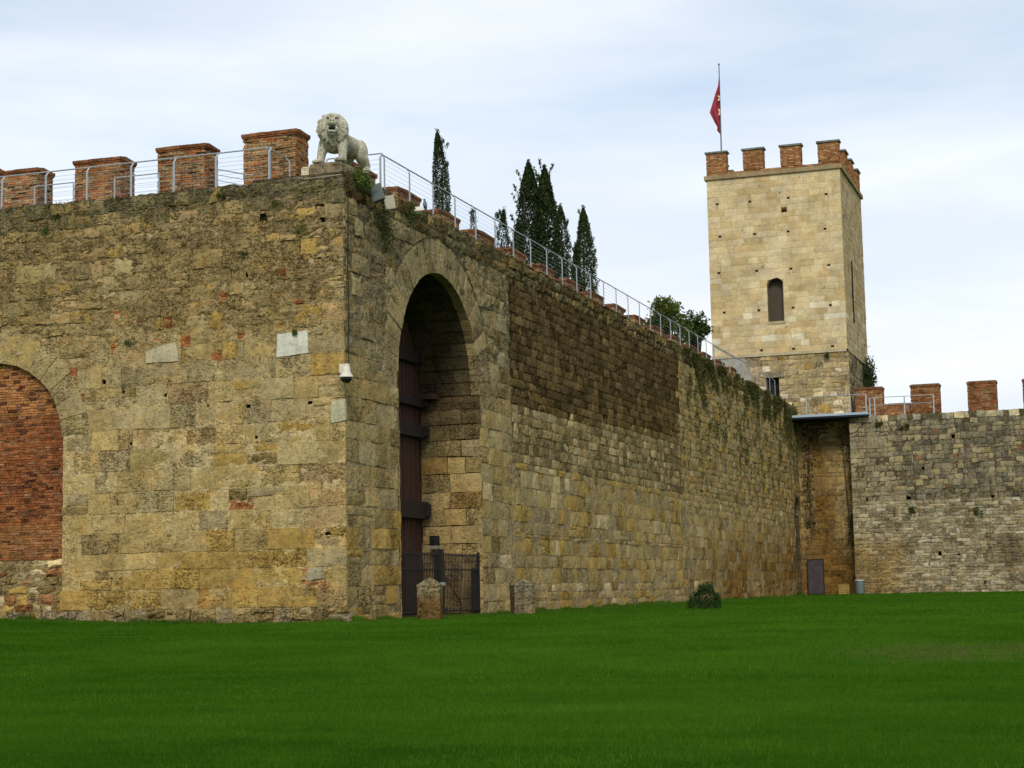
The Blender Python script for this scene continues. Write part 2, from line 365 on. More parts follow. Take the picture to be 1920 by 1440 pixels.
def lay(fr, u0, u1, cs, lens, palette, rng, holes=(), warp=None, drop=None, joint=0.012, face=(0.02, 0.045), rough=0.012, edge=0.014,
        wav=0.02, split=0.0, nx=3, nv=3, seed=0, jit=0.012, rag=(0, 0), skip=0.0):
    """courses of stones between u0 and u1; every stone is (verts, faces, colour)"""
    res = []
    for k in range(len(cs) - 1):
        a, c = cs[k], cs[k + 1]; ln = lens(c - a) if callable(lens) else lens
        ua = u0 + rng.uniform(-1, 1) * rag[0]; ub = u1 + rng.uniform(-1, 1) * rag[1]
        u = ua
        while u < ub - 0.02:
            l = rng.uniform(*ln)
            if ub - (u + l) < ln[0] * 0.6: l = ub - u
            rects = [(u, u + l, a, c)]
            if split and rng.rand() < split and c - a > 0.4:
                s = a + (c - a) * rng.uniform(0.35, 0.65); z = u + l * rng.uniform(.35, .65)
                rects = [(u, u + l, a, s), (u, z, s, c), (z, u + l, s, c)] if rng.rand() < .5 else [(u, u + l, a, s), (u, u + l, s, c)]
            for h in holes: rects = [x for r in rects for x in sub_rect(r, h)]
            for (p, q, e, g) in rects:
                if q - p < 0.05 or g - e < 0.04: continue
                cu, cv = (p + q) / 2, (e + g) / 2
                if drop and drop(cu, cv): continue
                if skip and rng.rand() < skip: continue
                jo = joint * rng.uniform(0.4, 1.4)
                def wv(u_, v_, kk): return v_ + wav * (n1(u_ * 0.55, kk * 3.1 + seed, 3) - 0.5) * 2 if 0 < kk < len(cs) - 1 else v_
                k0 = k if e == a else k + 0.5; k1 = k + 1 if g == c else k + 0.5
                J = lambda: rng.uniform(-1, 1) * jit
                qd = [(p + jo + J(), wv(p, e, k0) + jo + J()), (q - jo + J(), wv(q, e, k0) + jo + J()),
                      (q - jo + J(), wv(q, g, k1) - jo + J()), (p + jo + J(), wv(p, g, k1) - jo + J())]
                big = (q - p) * (g - e)
                if nx <= 1: a_, b_ = 1, 1
                else: a_, b_ = (nx, nv) if big > 0.1 else (2, 2)
                res.append((stone_mesh(fr, qd, rng.uniform(*face), rng, palette(cu, cv, rng), a_, b_, rough, edge, warp=warp), cu, cv, big))
            u += l
    return res

def emit(stones, parent, mat, name, limit=300, rest='rubble_courses', fr=None):
    """the stones that show largest become parts of their own, the others one joined part"""
    if fr is not None:
        def key(s):
            P = fr.P(s[1], s[2], 0); D = P - CAM; dist = np.linalg.norm(D)
            return s[3] * abs(D @ fr.N) / dist ** 3
        stones = sorted(stones, key=lambda s: -key(s))
    for (vv, fs, c), *_ in stones[:limit]:
        mb = MB(); mb.add(vv, fs, c); build(name, mb, mat, parent)
    if len(stones) > limit:
        mb = MB()
        for (vv, fs, c), *_ in stones[limit:]: mb.add(vv, fs, c)
        build(rest, mb, mat, parent, kind='stuff')

def core(fr, us, vs_, amp, palette, parent, name, mat, base=0.0, s=0, cut=None, f1=2.0, f2=9.0, top=None):
    """the mortar bed behind the stones: an uneven sheet that here and there laps over their edges"""
    U, V = np.meshgrid(us, vs_)
    am = amp(U, V) if callable(amp) else amp
    d = base + am * ((fbm(U * f1, V * f1 * 1.5, 31 + s, 3) - 0.5) * 1.6 + (fbm(U * f2, V * f2 * 1.3, 77 + s, 3) - 0.5) * 1.5)
    if top is not None: V = V.copy(); V[-1, :] += top * (fbm(us * 2.2, us * 0 + 4, 9 + s, 3) - 0.5)
    Pv = fr.O + U[..., None] * fr.U + V[..., None] * ZZ + d[..., None] * fr.N
    idx = np.arange(U.size).reshape(U.shape)
    Fq = np.stack([idx[:-1, :-1], idx[:-1, 1:], idx[1:, 1:], idx[1:, :-1]], -1)
    if fr.flip: Fq = Fq[..., ::-1]
    if cut is not None:
        cu = (U[:-1, :-1] + U[1:, 1:]) / 2; cv = (V[:-1, :-1] + V[1:, 1:]) / 2
        Fq = Fq[~cut(cu, cv)]
    return build_np(name, Pv.reshape(-1, 3), Fq.reshape(-1, 4), mat, parent, palette(U, V).reshape(-1, 4))

def vary(c, rng, val=0.18, hue=0.03, a=None):
    k = 1.06 + rng.uniform(-val, val)
    return (max(0.004, c[0] * k * (1 + rng.uniform(-hue, hue) * .5)), max(0.004, c[1] * k), max(0.003, c[2] * k * (1 + rng.uniform(-hue, hue) * 2)), a if a is not None else float(np.clip(c[3] + rng.choice([-.4, -.25, -.15, 0.05, .4]), .05, 1)))
def lerp4(a, b_, t_): return tuple(x * (1 - t_) + y * t_ for x, y in zip(a, b_))
def pick(rng, table):
    w_ = np.array([x[0] for x in table]); return table[rng.choice(len(table), p=w_ / w_.sum())][1]
def const_pal(c):
    c = np.array(c)
    return lambda U, V: np.broadcast_to(c, U.shape + (4,)).copy()
def blend(*stops):                                         # (v, colour) stops, interpolated over height
    vv = [s[0] for s in stops]; cc = np.array([s[1] for s in stops])
    return lambda V: np.stack([np.interp(V, vv, cc[:, k]) for k in range(4)], -1)

TAN = (0.335, 0.265, 0.122, 0.45); GREY = (0.300, 0.252, 0.138, 0.5); OCH = (0.325, 0.232, 0.078, 0.5); PINK = (0.315, 0.236, 0.118, 0.4)
ROUGH = (0.235, 0.186, 0.085, 0.95); PALE = (0.43, 0.365, 0.215, 0.25); LICH = (0.150, 0.136, 0.074, 1.0); BR = (0.27, 0.105, 0.045, 0.5)
HT = 12.60; HTG = 12.74

def lrect(px, py, w_, h_):                                 # a rectangle on the near wall, from its place in the photograph
    a = pl(px - w_ / 2, py + h_ / 2, 1, 0); c = pl(px + w_ / 2, py - h_ / 2, 1, 0)
    return (-c[0], -a[0], a[2], c[2])

# ------------------------------------------------------------------ the near wall with the bricked-up arch
LW = empty('city_wall', (-8, 0, 0), 'weathered tan stone wall with a bricked-up arch at the left edge', 'wall')
ACU, ACV, ARR = 11.45, 5.55, 2.30                          # bricked arch: centre u, springing height, radius
RING = 0.95
def in_arch(u, v, R, half=None):
    h = R if half is None else half
    return (abs(u - ACU) < h and v < ACV) or ((u - ACU) ** 2 + (v - ACV) ** 2 < R * R and v >= ACV)
def warp_L(u, v):
    R = ARR + RING + 0.02
    du, dv = u - ACU, v - ACV
    if v >= ACV:
        r_ = math.hypot(du, dv)
        if r_ < R: k = R / max(r_, 1e-4); return ACU + du * k, ACV + dv * k
    elif v > 0.42 and abs(du) < ARR + 0.02:
        return ACU + math.copysign(ARR + 0.02, du), v
    return u, v
def drop_L(u, v):
    if v >= ACV: return math.hypot(u - ACU, v - ACV) < ARR + RING - 0.05
    return v > 0.42 and abs(u - ACU) < ARR + 0.05
def pal_L(u, v, rng):
    if v < 0.42: return vary(pick(rng, [(5, (0.27, 0.235, 0.145, 0.9)), (4, ROUGH)]), rng)
    if v > 11.9: return vary(pick(rng, [(6, LICH), (3, ROUGH)]), rng, .25)
    n = n1(u * 0.45 + 3, v * 0.45, 8)
    if u < 0.9 and v < 11: tb = [(4, TAN), (3, PINK), (3, GREY), (1, OCH)]
    elif v > 8.2: tb = [(5, (0.285, 0.225, 0.108, 0.85)), (4, ROUGH), (2, GREY), (1.5, PINK), (1, OCH)]
    elif v > 3.2: tb = [(5, TAN), (4, GREY), (1.5, PINK), (2 if v < 5 else 1, OCH), (1.3, ROUGH)]
    elif v > 1.3: tb = [(5, TAN), (2, GREY), (3, OCH), (1.2, ROUGH)]
    else: tb = [(6, OCH), (3, TAN), (2, (0.30, 0.20, 0.07, 0.7))]
    return vary(pick(rng, tb), rng, 0.15)
rng = np.random.RandomState(3)
HOLES_L = [lrect(a, c_, w_ * .85, h_ * .85) for a, c_, w_, h_ in [(493, 409, 16, 17), (606, 412, 12, 13), (582, 755, 10, 10), (466, 762, 9, 7), (481, 821, 8, 8), (247, 832, 7, 7), (157, 793, 7, 7),
                              (195, 716, 9, 9), (232, 735, 8, 10), (311, 741, 7, 7), (615, 1001, 13, 7), (464, 514, 5, 10), (391, 762, 6, 6), (209, 1085, 5, 6), (600, 385, 20, 7)]]
BRK_L = [lrect(*h) for h in [(214, 592, 20, 20), (262, 606, 13, 17), (316, 605, 13, 20), (418, 562, 15, 32), (213, 654, 11, 22), (137, 701, 16, 26), (152, 745, 14, 16),
                            (290, 640, 26, 11), (348, 640, 18, 22), (407, 667, 20, 24), (559, 565, 16, 10), (452, 946, 46, 20), (573, 1076, 14, 30), (590, 1096, 44, 12), (526, 508, 20, 14), (452, 632, 14, 18)]]
WHT_L = [lrect(*h) for h in [(549, 644, 60, 50), (635, 770, 27, 45), (305, 661, 64, 42), (591, 1075, 32, 26)]]
special = HOLES_L + BRK_L + WHT_L
LEN_BIG = lambda h: (0.55 + h * 0.25, 0.75 + h * 1.1)
cs_low = [0.0, 0.42, 0.98, 1.55, 2.02, 2.62, 3.20, 3.80, 4.42, 5.05, 5.62, 6.28, 6.90, 7.50, 8.02]
cs_top = courses(8.02, 12.15, 0.30, 0.55, rng) + [12.57]
LU1 = 26.0
st = []
st += lay(FR_L, -0.10, LU1, cs_low[0:2], (0.35, 0.75), pal_L, rng, face=(0.05, 0.14), rough=0.045, edge=0.045, seed=1, joint=0.015, jit=.04, split=.5)
st += lay(FR_L, -0.03, LU1, cs_low[1:], LEN_BIG, pal_L, rng, holes=special, warp=warp_L, drop=drop_L, face=(0.005, 0.05), rough=0.016, edge=0.012, wav=0.045, split=0.20, seed=2, nx=4, nv=3)
st += lay(FR_L, -0.03, LU1, cs_top[:-1], (0.35, 0.95), pal_L, rng, holes=special, face=(-0.015, 0.05), rough=0.032, edge=0.02, wav=0.09, split=0.30, seed=3, jit=0.03, nx=4, nv=3, skip=0.06)
st += lay(FR_L, -0.03, LU1, cs_top[-2:], (0.4, 1.0), pal_L, rng, face=(0.03, 0.09), rough=0.04, edge=0.05, seed=4, jit=0.035, nx=4, nv=3)
emit(st, LW, M_STONE, 'stone', 300, 'small_stones', FR_L)
# arch ring
vo = []
nvo = 15
for k in range(nvo):
    a0 = math.pi * k / nvo; a1 = math.pi * (k + 1) / nvo; g = 0.008 / ARR
    ro = ARR + RING * rng.uniform(0.93, 1.0)
    q = [(ACU + ARR * math.cos(a0 + g), ACV + ARR * math.sin(a0 + g)), (ACU + ro * math.cos(a0 + g), ACV + ro * math.sin(a0 + g)),
         (ACU + ro * math.cos(a1 - g), ACV + ro * math.sin(a1 - g)), (ACU + ARR * math.cos(a1 - g), ACV + ARR * math.sin(a1 - g))]
    vo.append((stone_mesh(FR_L, q, rng.uniform(0.02, 0.04), rng, vary(pick(rng, [(4, TAN), (6, GREY)]), rng, .07), 4, 3, 0.012, 0.01, back=-0.35), 0, 0, 1))
emit(vo, LW, M_STONE, 'voussoir')
# marble pieces let into the wall
for i, h in enumerate(WHT_L):
    a0, a1, b0, b1 = h; e = 0.008
    q = [(a0 + e, b0 + .05), (a1 - e, b0 - 0.02), (a1 - .03, b1 - .06), (a0 + 0.02, b1 - e)] if i != 2 else [(a0 + e, b0 + e), (a1 - .03, b0 + e), (a1 - .02, b1 - .22), (a0 + .12, b1 - e)]
    cc = [(0.56, 0.55, 0.46, 0.25), (0.46, 0.43, 0.28, 0.3), (0.45, 0.39, 0.25, 0.4), (0.33, 0.29, 0.19, 0.4)][i]
    mb = MB(); mb.add(*stone_mesh(FR_L, q, 0.05, rng, cc, 4, 3, 0.008, 0.008)); build('marble_block', mb, M_MARBLE, LW)
# small brick patches
bl = []
for h in BRK_L:
    r_ = np.random.RandomState(int(h[0] * 1000) % 9999)
    bl += lay(FR_L, h[0], h[1], courses(h[2], h[3], 0.065, 0.085, r_), (0.14, 0.30), lambda u, v, g: vary(BR, g, .3), r_, face=(0.0, 0.03), rough=0.008, edge=0.006, joint=0.008, nx=1, jit=0.004, wav=0)
mb = MB()
for (vv, fs, c), *_ in bl: mb.add(vv, fs, c)
build('brick_repairs', mb, M_BRICK, LW, kind='stuff')
# the brick infill of the arch
FR_LB = Frame((0, 0.16, 0), (-1, 0, 0), (0, -1, 0))
def pal_brick(u, v, g):
    n = n1(u * 1.1, v * 0.35, 21); m_ = n1(u * 2.0, v * 2.0, 23)
    if 2.0 < v < 3.0: c = (0.270, 0.125, 0.050, 0.5)
    elif v > 6.2: c = (0.315, 0.150, 0.060, 0.4)
    else: c = (0.235, 0.088, 0.038, 0.5)
    if n > 0.62 and 2.6 < v < 5.2 and g.rand() < .6: c = (0.30, 0.19, 0.12, 0.4)
    if g.rand() < 0.10: c = (0.26, 0.135, 0.08, .4)
    if g.rand() < 0.10: c = (0.10, 0.04, 0.025, .7)
    return vary(c, g, 0.20)
cb = [1.93]
while cb[-1] < ACV + ARR: cb.append(cb[-1] + rng.uniform(0.066, 0.088))
br = lay(FR_LB, ACU - ARR - 0.1, ACU + ARR + 0.1, cb, (0.20, 0.31), pal_brick, rng, face=(-0.008, 0.022), rough=0.010, edge=0.008, joint=0.0105, nx=1, jit=0.003, wav=0.012,
         drop=lambda u, v: v > ACV and math.hypot(u - ACU, v - ACV) > ARR + 0.08)
emit(br, LW, M_BRICK, 'brick', 300, 'brick_courses', FR_LB)
rb = lay(FR_LB, ACU - ARR - 0.1, ACU + ARR + 0.1, [0.35, 0.62, 0.88, 1.15, 1.42, 1.68, 1.93], (0.25, 0.7), lambda u, v, g: vary(pick(g, [(3, OCH), (3, ROUGH), (3, GREY), (2, (0.26, 0.135, 0.06, .6)), (2, PALE)]), g, .25), rng,
         face=(-0.02, 0.06), rough=0.04, edge=0.05, jit=0.04, wav=0.06)
emit(rb, LW, M_STONE, 'footing_stone')
# mortar bed, brick bed and solid body
us = np.arange(-0.0, 14.6, 0.045); vs_ = np.arange(0.0, HT + 0.02, 0.045)
hol = HOLES_L
def cut_L(U, V):
    c_ = ((np.abs(U - ACU) < ARR + 0.06) & (V < ACV)) | (((U - ACU) ** 2 + (V - ACV) ** 2 < (ARR + 0.06) ** 2) & (V >= ACV))
    for h in hol: c_ |= (U > h[0]) & (U < h[1]) & (V > h[2]) & (V < h[3])
    return c_
bm_ = blend((0, (0.30, 0.255, 0.14, .7)), (1.2, (0.42, 0.33, 0.15, .35)), (5, (0.46, 0.385, 0.215, .35)), (7.8, (0.36, 0.29, 0.15, .6)), (9, (0.29, 0.23, 0.115, .85)), (11.6, (0.245, 0.195, 0.10, .95)), (12.4, (0.16, 0.15, 0.10, 1)))
core(FR_L, us, vs_, lambda U, V: 0.026 + 0.060 * sst((V - 7.6) / 1.2), lambda U, V: bm_(V), LW, 'mortar_bed', M_MORTAR, base=0.004, s=1, cut=cut_L, top=0.12, f1=3.2, f2=11.0)
us = np.arange(14.6, LU1 + .2, 0.2); core(FR_L, us, np.arange(0, HT + .1, 0.2), 0.03, lambda U, V: bm_(V), LW, 'mortar_bed', M_MORTAR, s=1)
us = np.arange(ACU - ARR - .1, ACU + ARR + .15, 0.06); core(FR_LB, us, np.arange(0, ACV + ARR + .1, 0.06), 0.012, lambda U, V: blend((0, (0.30, 0.235, 0.12, .7)), (1.85, (0.30, 0.235, 0.12, .7)), (2.0, (0.30, 0.205, 0.11, .4)), (9, (0.34, 0.225, 0.11, .4)))(V), LW, 'brick_bed', M_MORTAR, base=-0.026, s=2)
mb = MB(); k9 = (0.25, 0.21, 0.13, 0.8)
mb.box((-LU1 - .2, 0.45, -1), (-2.9, 3.1, HT - 0.04), k9); mb.box((-LU1 - .2, 0.05, HT - .3), (-0.12, 0.45, HT - 0.04), k9)
build('wall_body', mb, M_MORTAR, LW)
# putlog holes: small dark recesses
for h in hol:
    a0, a1, b0, b1 = [h[0] - .03, h[1] + .03, h[2] - .03, h[3] + .03]
    mb = MB(); mb.box((-a1, 0.03, b0), (-a0, 0.44, b1)); mb.f = [f for i, f in enumerate(mb.f) if i != 2]
    build('putlog_hole', mb, M_SHADE, LW)

# ------------------------------------------------------------------ the gate wall
GW = empty('city_wall', (0, 37, 0), 'long stone wall running back from the corner, with a tall arched gateway and a dark brown upper band', 'wall')
GLEN = 75.6
GC, GS, GR = 7.52, 7.36, 3.58                               # gate arch: centre, springing height, radius
GRO = GR + 1.12
def warp_G(u, v):
    du, dv = u - GC, v - GS
    if v >= GS:
        r_ = math.hypot(du, dv); R = GRO + 0.02
        if r_ < R: k = R / max(r_, 1e-4); return GC + du * k, GS + dv * k
    elif abs(du) < GR + 0.01: return GC + math.copysign(GR + 0.01, du), v
    return u, v
def drop_G(u, v):
    if v >= GS: return math.hypot(u - GC, v - GS) < GRO - 0.04
    return abs(u - GC) < GR + 0.05
DARK = (0.092, 0.069, 0.033, 0.8); DK2 = (0.128, 0.098, 0.048, 0.7)
NY0, NY1 = 72.45, 74.85
def pal_G(u, v, rng):
    if v > 12.0: return vary(pick(rng, [(5, LICH), (3, DARK), (2, ROUGH)]), rng, .25)
    if u < 14.2:
        if v > 7.3: tb = [(5, (0.245, 0.205, 0.112, 0.85)), (3, (0.285, 0.245, 0.145, .7)), (2, ROUGH)]
        elif u < 3.9: tb = [(5, (0.265, 0.216, 0.104, 0.75)), (3, OCH if v < 3 else GREY), (2, TAN)]
        else: tb = [(5, GREY), (5, TAN), (1, PALE), (1, ROUGH)]
    elif u < 40.0 and v > 7.25 + 0.028 * (u - 16) + (.33 if rng.rand() < .16 else 0): 
        n = n1(u * 0.45, v * 0.08, 41); tb = [(6 * (1.3 - n), DARK), (5 * (n + .2), DK2), (2.2 * max(0, n - .45), (0.165, 0.128, 0.063, .7))]
        if v < 9.2: tb.append((3, (0.150, 0.108, 0.045, 0.5)))
    elif v > 5.3 and u < 40: tb = [(5, (0.305, 0.250, 0.130, 0.9)), (1.2, (0.37, 0.31, 0.18, .5)), (3, (0.215, 0.175, 0.09, 1.0))]
    elif u > 41 and v < 5.4:
        am = float(sst((5.2 - v) / 3.2) * sst((u - 40) / 13)) * (0.35 + 0.9 * n1(u * .33, v * .25, 43)); c_ = pick(rng, [(5, (0.300, 0.245, 0.118, 0.5)), (3, TAN), (.4, PALE)])
        return vary(lerp4(c_, (0.215, 0.122, 0.032, .8), min(.95, am * rng.uniform(.8, 1.15))), rng, .14)
    elif u > 40: tb = [(5, (0.300, 0.245, 0.118, 0.6)), (3, GREY), (2, OCH)]
    else: tb = [(5, TAN), (3, GREY), (3 if 12 < u < 40 else 1, OCH), (0.8, PALE)]
    return vary(pick(rng, tb), rng, 0.15)
rng = np.random.RandomState(5)
st = []
cA = cs_low[:]; 
st += lay(FR_G, 0.0, 14.3, cA, LEN_BIG, pal_G, rng, warp=warp_G, drop=drop_G, face=(0.005, 0.05), rough=0.016, edge=0.014, wav=0.04, split=0.10, seed=12, nx=4, nv=3, rag=(0, 0.3))
st += lay(FR_G, 0.0, 14.1, [8.02, 8.62, 9.2, 9.85, 10.45, 11.0, 11.5, 12.0], (0.5, 1.2), pal_G, rng, warp=warp_G, drop=drop_G, face=(-0.01, 0.06), rough=0.028, edge=0.022, wav=0.05, split=0.15, seed=13, nx=4, nv=3, jit=.02, rag=(0, 0.35))
cB1 = [0.0, .33, .66, .98, 1.55, 2.02, 2.62, 2.78, 3.20, 3.80, 4.42, 5.05, 5.32]
st += lay(FR_G, 14.6, 40, cB1, (0.45, 1.15), pal_G, rng, face=(0.0, 0.05), rough=0.014, edge=0.014, wav=0.03, split=0.06, seed=14, rag=(0.3, 0.3))
cB2 = courses(5.32, 7.40, 0.30, 0.36, rng); st += lay(FR_G, 14.6, 40, cB2, (0.35, 0.8), pal_G, rng, face=(0.0, 0.05), rough=0.014, edge=0.014, wav=0.03, seed=15, rag=(0.3, 0.3))
cB3 = courses(7.40, 12.0, 0.30, 0.36, rng); st += lay(FR_G, 14.5, 40.3, cB3, (0.4, 1.0), pal_G, rng, face=(0.0, 0.035), rough=0.010, edge=0.012, wav=0.02, seed=16, rag=(0.35, 0.12), joint=0.016)
cC1 = [0.0, .35, .70, 1.05, 1.6, 2.1, 2.7, 3.25, 3.8, 4.4]; st += lay(FR_G, 40.2, GLEN, cC1, (0.5, 1.3), pal_G, rng, face=(-0.01, 0.06), rough=0.02, edge=0.016, wav=0.04, seed=17, nx=2, nv=2, rag=(0.2, 0), holes=[(72.45, 74.85, 0, 6.6)])
cC2 = courses(4.4, 12.0, 0.28, 0.40, rng); st += lay(FR_G, 40.4, GLEN, cC2, (0.35, 0.8), pal_G, rng, face=(0.0, 0.05), rough=0.018, edge=0.016, wav=0.05, seed=18, nx=2, nv=2, rag=(0.2, 0), holes=[(72.45, 74.85, 0, 6.6)])
st += lay(FR_G, 0.0, GLEN, [12.0, 12.34, 12.71], (0.4, 1.0), pal_G, rng, face=(0.02, 0.08), rough=0.04, edge=0.05, seed=19, jit=0.035)
emit(st, GW, M_STONE, 'stone', 300, 'coursed_stones', FR_G)
vo = []; nvo = 25
for k in range(nvo):
    a0 = math.pi * k / nvo; a1 = math.pi * (k + 1) / nvo; g = 0.010 / GR
    ro = GRO - rng.uniform(0.0, 0.06)
    q = [(GC + GR * math.cos(a1 - g), GS + GR * math.sin(a1 - g)), (GC + GR * math.cos(a0 + g), GS + GR * math.sin(a0 + g)),
         (GC + ro * math.cos(a0 + g), GS + ro * math.sin(a0 + g)), (GC + ro * math.cos(a1 - g), GS + ro * math.sin(a1 - g))]
    vo.append((stone_mesh(FR_G, q, rng.uniform(0.015, 0.045), rng, vary(pick(rng, [(4, (0.275, 0.236, 0.140, .8)), (3, GREY), (2, (0.22, 0.185, 0.10, .95))]), rng, .12), 3, 4, 0.014, 0.012, back=-0.30), 0, 0, 1))
emit(vo, GW, M_STONE, 'voussoir')
def cut_G(U, V):
    return ((U > NY0) & (U < NY1) & (V < 6.6)) | ((np.abs(U - GC) < GR + 0.10) & (V < GS)) | (((U - GC) ** 2 + (V - GS) ** 2 < (GR + .10) ** 2) & (V >= GS))
def pal_GM(U, V):
    lo = blend((0, (0.30, 0.25, 0.145, .6)), (5, (0.33, 0.28, 0.17, .6)), (8, (0.27, 0.235, 0.145, .8)), (12, (0.15, 0.14, 0.09, 1)))(V)
    dk = ((U > 14.4) & (U < 40.3) & (V > 7.3 + 0.028 * (U - 16)))[..., None]
    lo = np.where(dk, np.array([0.055, 0.039, 0.017, .8]), lo)
    md = ((U > 14.4) & (V > 5.3))[..., None] & ~dk
    return np.where(md, np.array([0.185, 0.150, 0.078, .8]), lo)
us = np.concatenate([np.arange(0.0, 15, 0.05), np.arange(15, 42, 0.09), np.arange(42, GLEN + .3, 0.16)])
core(FR_G, us, np.arange(0, HTG + .02, 0.05), lambda U, V: 0.034 + 0.022 * (V > 8.0) * (U < 14.5), pal_GM, GW, 'mortar_bed', M_MORTAR, base=-0.006, s=5, cut=cut_G, top=0.12)
# solid body with the arched passage
prof = [(0.12, -1), (GC - GR - .05, -1), (GC - GR - .05, GS)] + [(GC - (GR + .05) * math.cos(math.pi * k / 24), GS + (GR + .05) * math.sin(math.pi * k / 24)) for k in range(1, 24)] + \
       [(GC + GR + .05, GS), (GC + GR + .05, -1), (NY0, -1), (NY0, 6.6), (NY1, 6.6), (NY1, -1), (GLEN + .3, -1), (GLEN + .3, HTG - .04), (0.12, HTG - .04)]
vv = [(-0.10, a, c_) for a, c_ in prof] + [(-2.9, a, c_) for a, c_ in prof]; n = len(prof)
mb = MB(); mb.add(vv, [tuple(range(n)), tuple(range(n, 2 * n))[::-1]] + [(i, n + i, n + (i + 1) % n, (i + 1) % n) for i in range(n)], (0.10, 0.085, 0.055, 0.9))
build('wall_body', mb, M_MORTAR, GW)
# passage: far jamb in big blocks, near jamb, vault of arch stones (soot and the shade under the arch painted dark)
FR_J = Frame((0, GC + GR, 0), (-1, 0, 0), (0, -1, 0))
def pal_J(u, v, g):
    if v > 6.0: return vary(lerp4((0.19, 0.15, 0.078, .8), (0.095, 0.076, 0.044, .9), min(1, (v - 6.0) / 1.2)), g, .12)  # jamb tops tinted darker for the shade under the vault
    if v > 5.4: return vary(pick(g, [(3, (0.24, 0.19, 0.095, .7)), (1, (0.27, 0.225, 0.13, .6))]), g, .2)
    return vary(pick(g, [(4, (0.34, 0.265, 0.125, .6)), (2, GREY), (2, (0.28, 0.20, 0.08, .7))]), g, .18)
jb = lay(FR_J, -0.02, 2.16, [0, .5, 1.1, 1.72, 2.35, 2.95, 3.55, 4.1, 4.72, 5.3, 5.85, 6.4, 6.9, GS], (0.55, 1.15), pal_J, rng, face=(0.01, 0.05), rough=0.018, edge=0.016, wav=0.02, seed=30, split=.1)
FR_J2 = Frame((0, GC - GR, 0), (-1, 0, 0), (0, 1, 0))
jb += lay(FR_J2, -0.02, 2.16, [0, .6, 1.2, 1.8, 2.4, 3.0, 3.6, 4.2, 4.8, 5.4, 6.0, 6.6, GS], (0.6, 1.1), pal_J, rng, face=(0.01, 0.04), rough=0.018, edge=0.016, wav=0.02, seed=31)
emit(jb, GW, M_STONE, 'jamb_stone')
mb = MB()
for k in range(nvo):
    a0 = math.pi * k / nvo; a1 = math.pi * (k + 1) / nvo
    for (xa, xb) in ((-0.33, -0.9), (-0.92, -1.55), (-1.57, -2.16)):
        dr = rng.uniform(-0.03, 0.02); r_ = GR + dr; g = .006
        pts = []
        for x_ in (xa, xb):
            for a_ in (a0 + g, a1 - g):
                pts += [(x_, GC + r_ * math.cos(a_), GS + r_ * math.sin(a_)), (x_, GC + (r_ + .14) * math.cos(a_), GS + (r_ + .14) * math.sin(a_))]
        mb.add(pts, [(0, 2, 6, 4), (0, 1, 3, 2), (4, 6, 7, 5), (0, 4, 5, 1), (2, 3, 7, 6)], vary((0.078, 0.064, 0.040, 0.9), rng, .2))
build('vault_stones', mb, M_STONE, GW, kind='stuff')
# niche near the far end: blocked doorway with a small arch
NSP, HN = 5.35, 1.2
mb = MB(); mb.box((-0.55, NY0, -.5), (-0.45, NY1, 5.45), (0.27, 0.215, 0.13, .8)); build('niche_back', mb, M_STONE, GW)
FR_N = Frame((-0.42, NY0, 0), (0, 1, 0), (1, 0, 0))
nb = lay(FR_N, 0, NY1 - NY0, courses(0, 5.4, .28, .4, rng), (.35, .8), lambda u, v, g: vary(pick(g, [(3, PALE), (3, PINK), (2, GREY)]), g, .15), rng, face=(0, .03), nx=2, nv=2)
emit(nb, GW, M_STONE, 'niche_stone', 300)
mb = MB(); yc = (NY0 + NY1) / 2
pr = [(NY0, 6.7), (NY0, NSP)] + [(yc - HN * math.cos(math.pi * k / 10), NSP + HN * math.sin(math.pi * k / 10)) for k in range(1, 10)] + [(NY1, NSP), (NY1, 6.7)]
mb.add([(0.02, a, c_) for a, c_ in pr] + [(-1.5, a, c_) for a, c_ in pr], [tuple(range(len(pr)))[::-1]] + [(i, i + 1, len(pr) + i + 1, len(pr) + i) for i in range(len(pr) - 1)], (0.24, 0.20, 0.115, .9))
build('niche_arch', mb, M_STONE, GW)

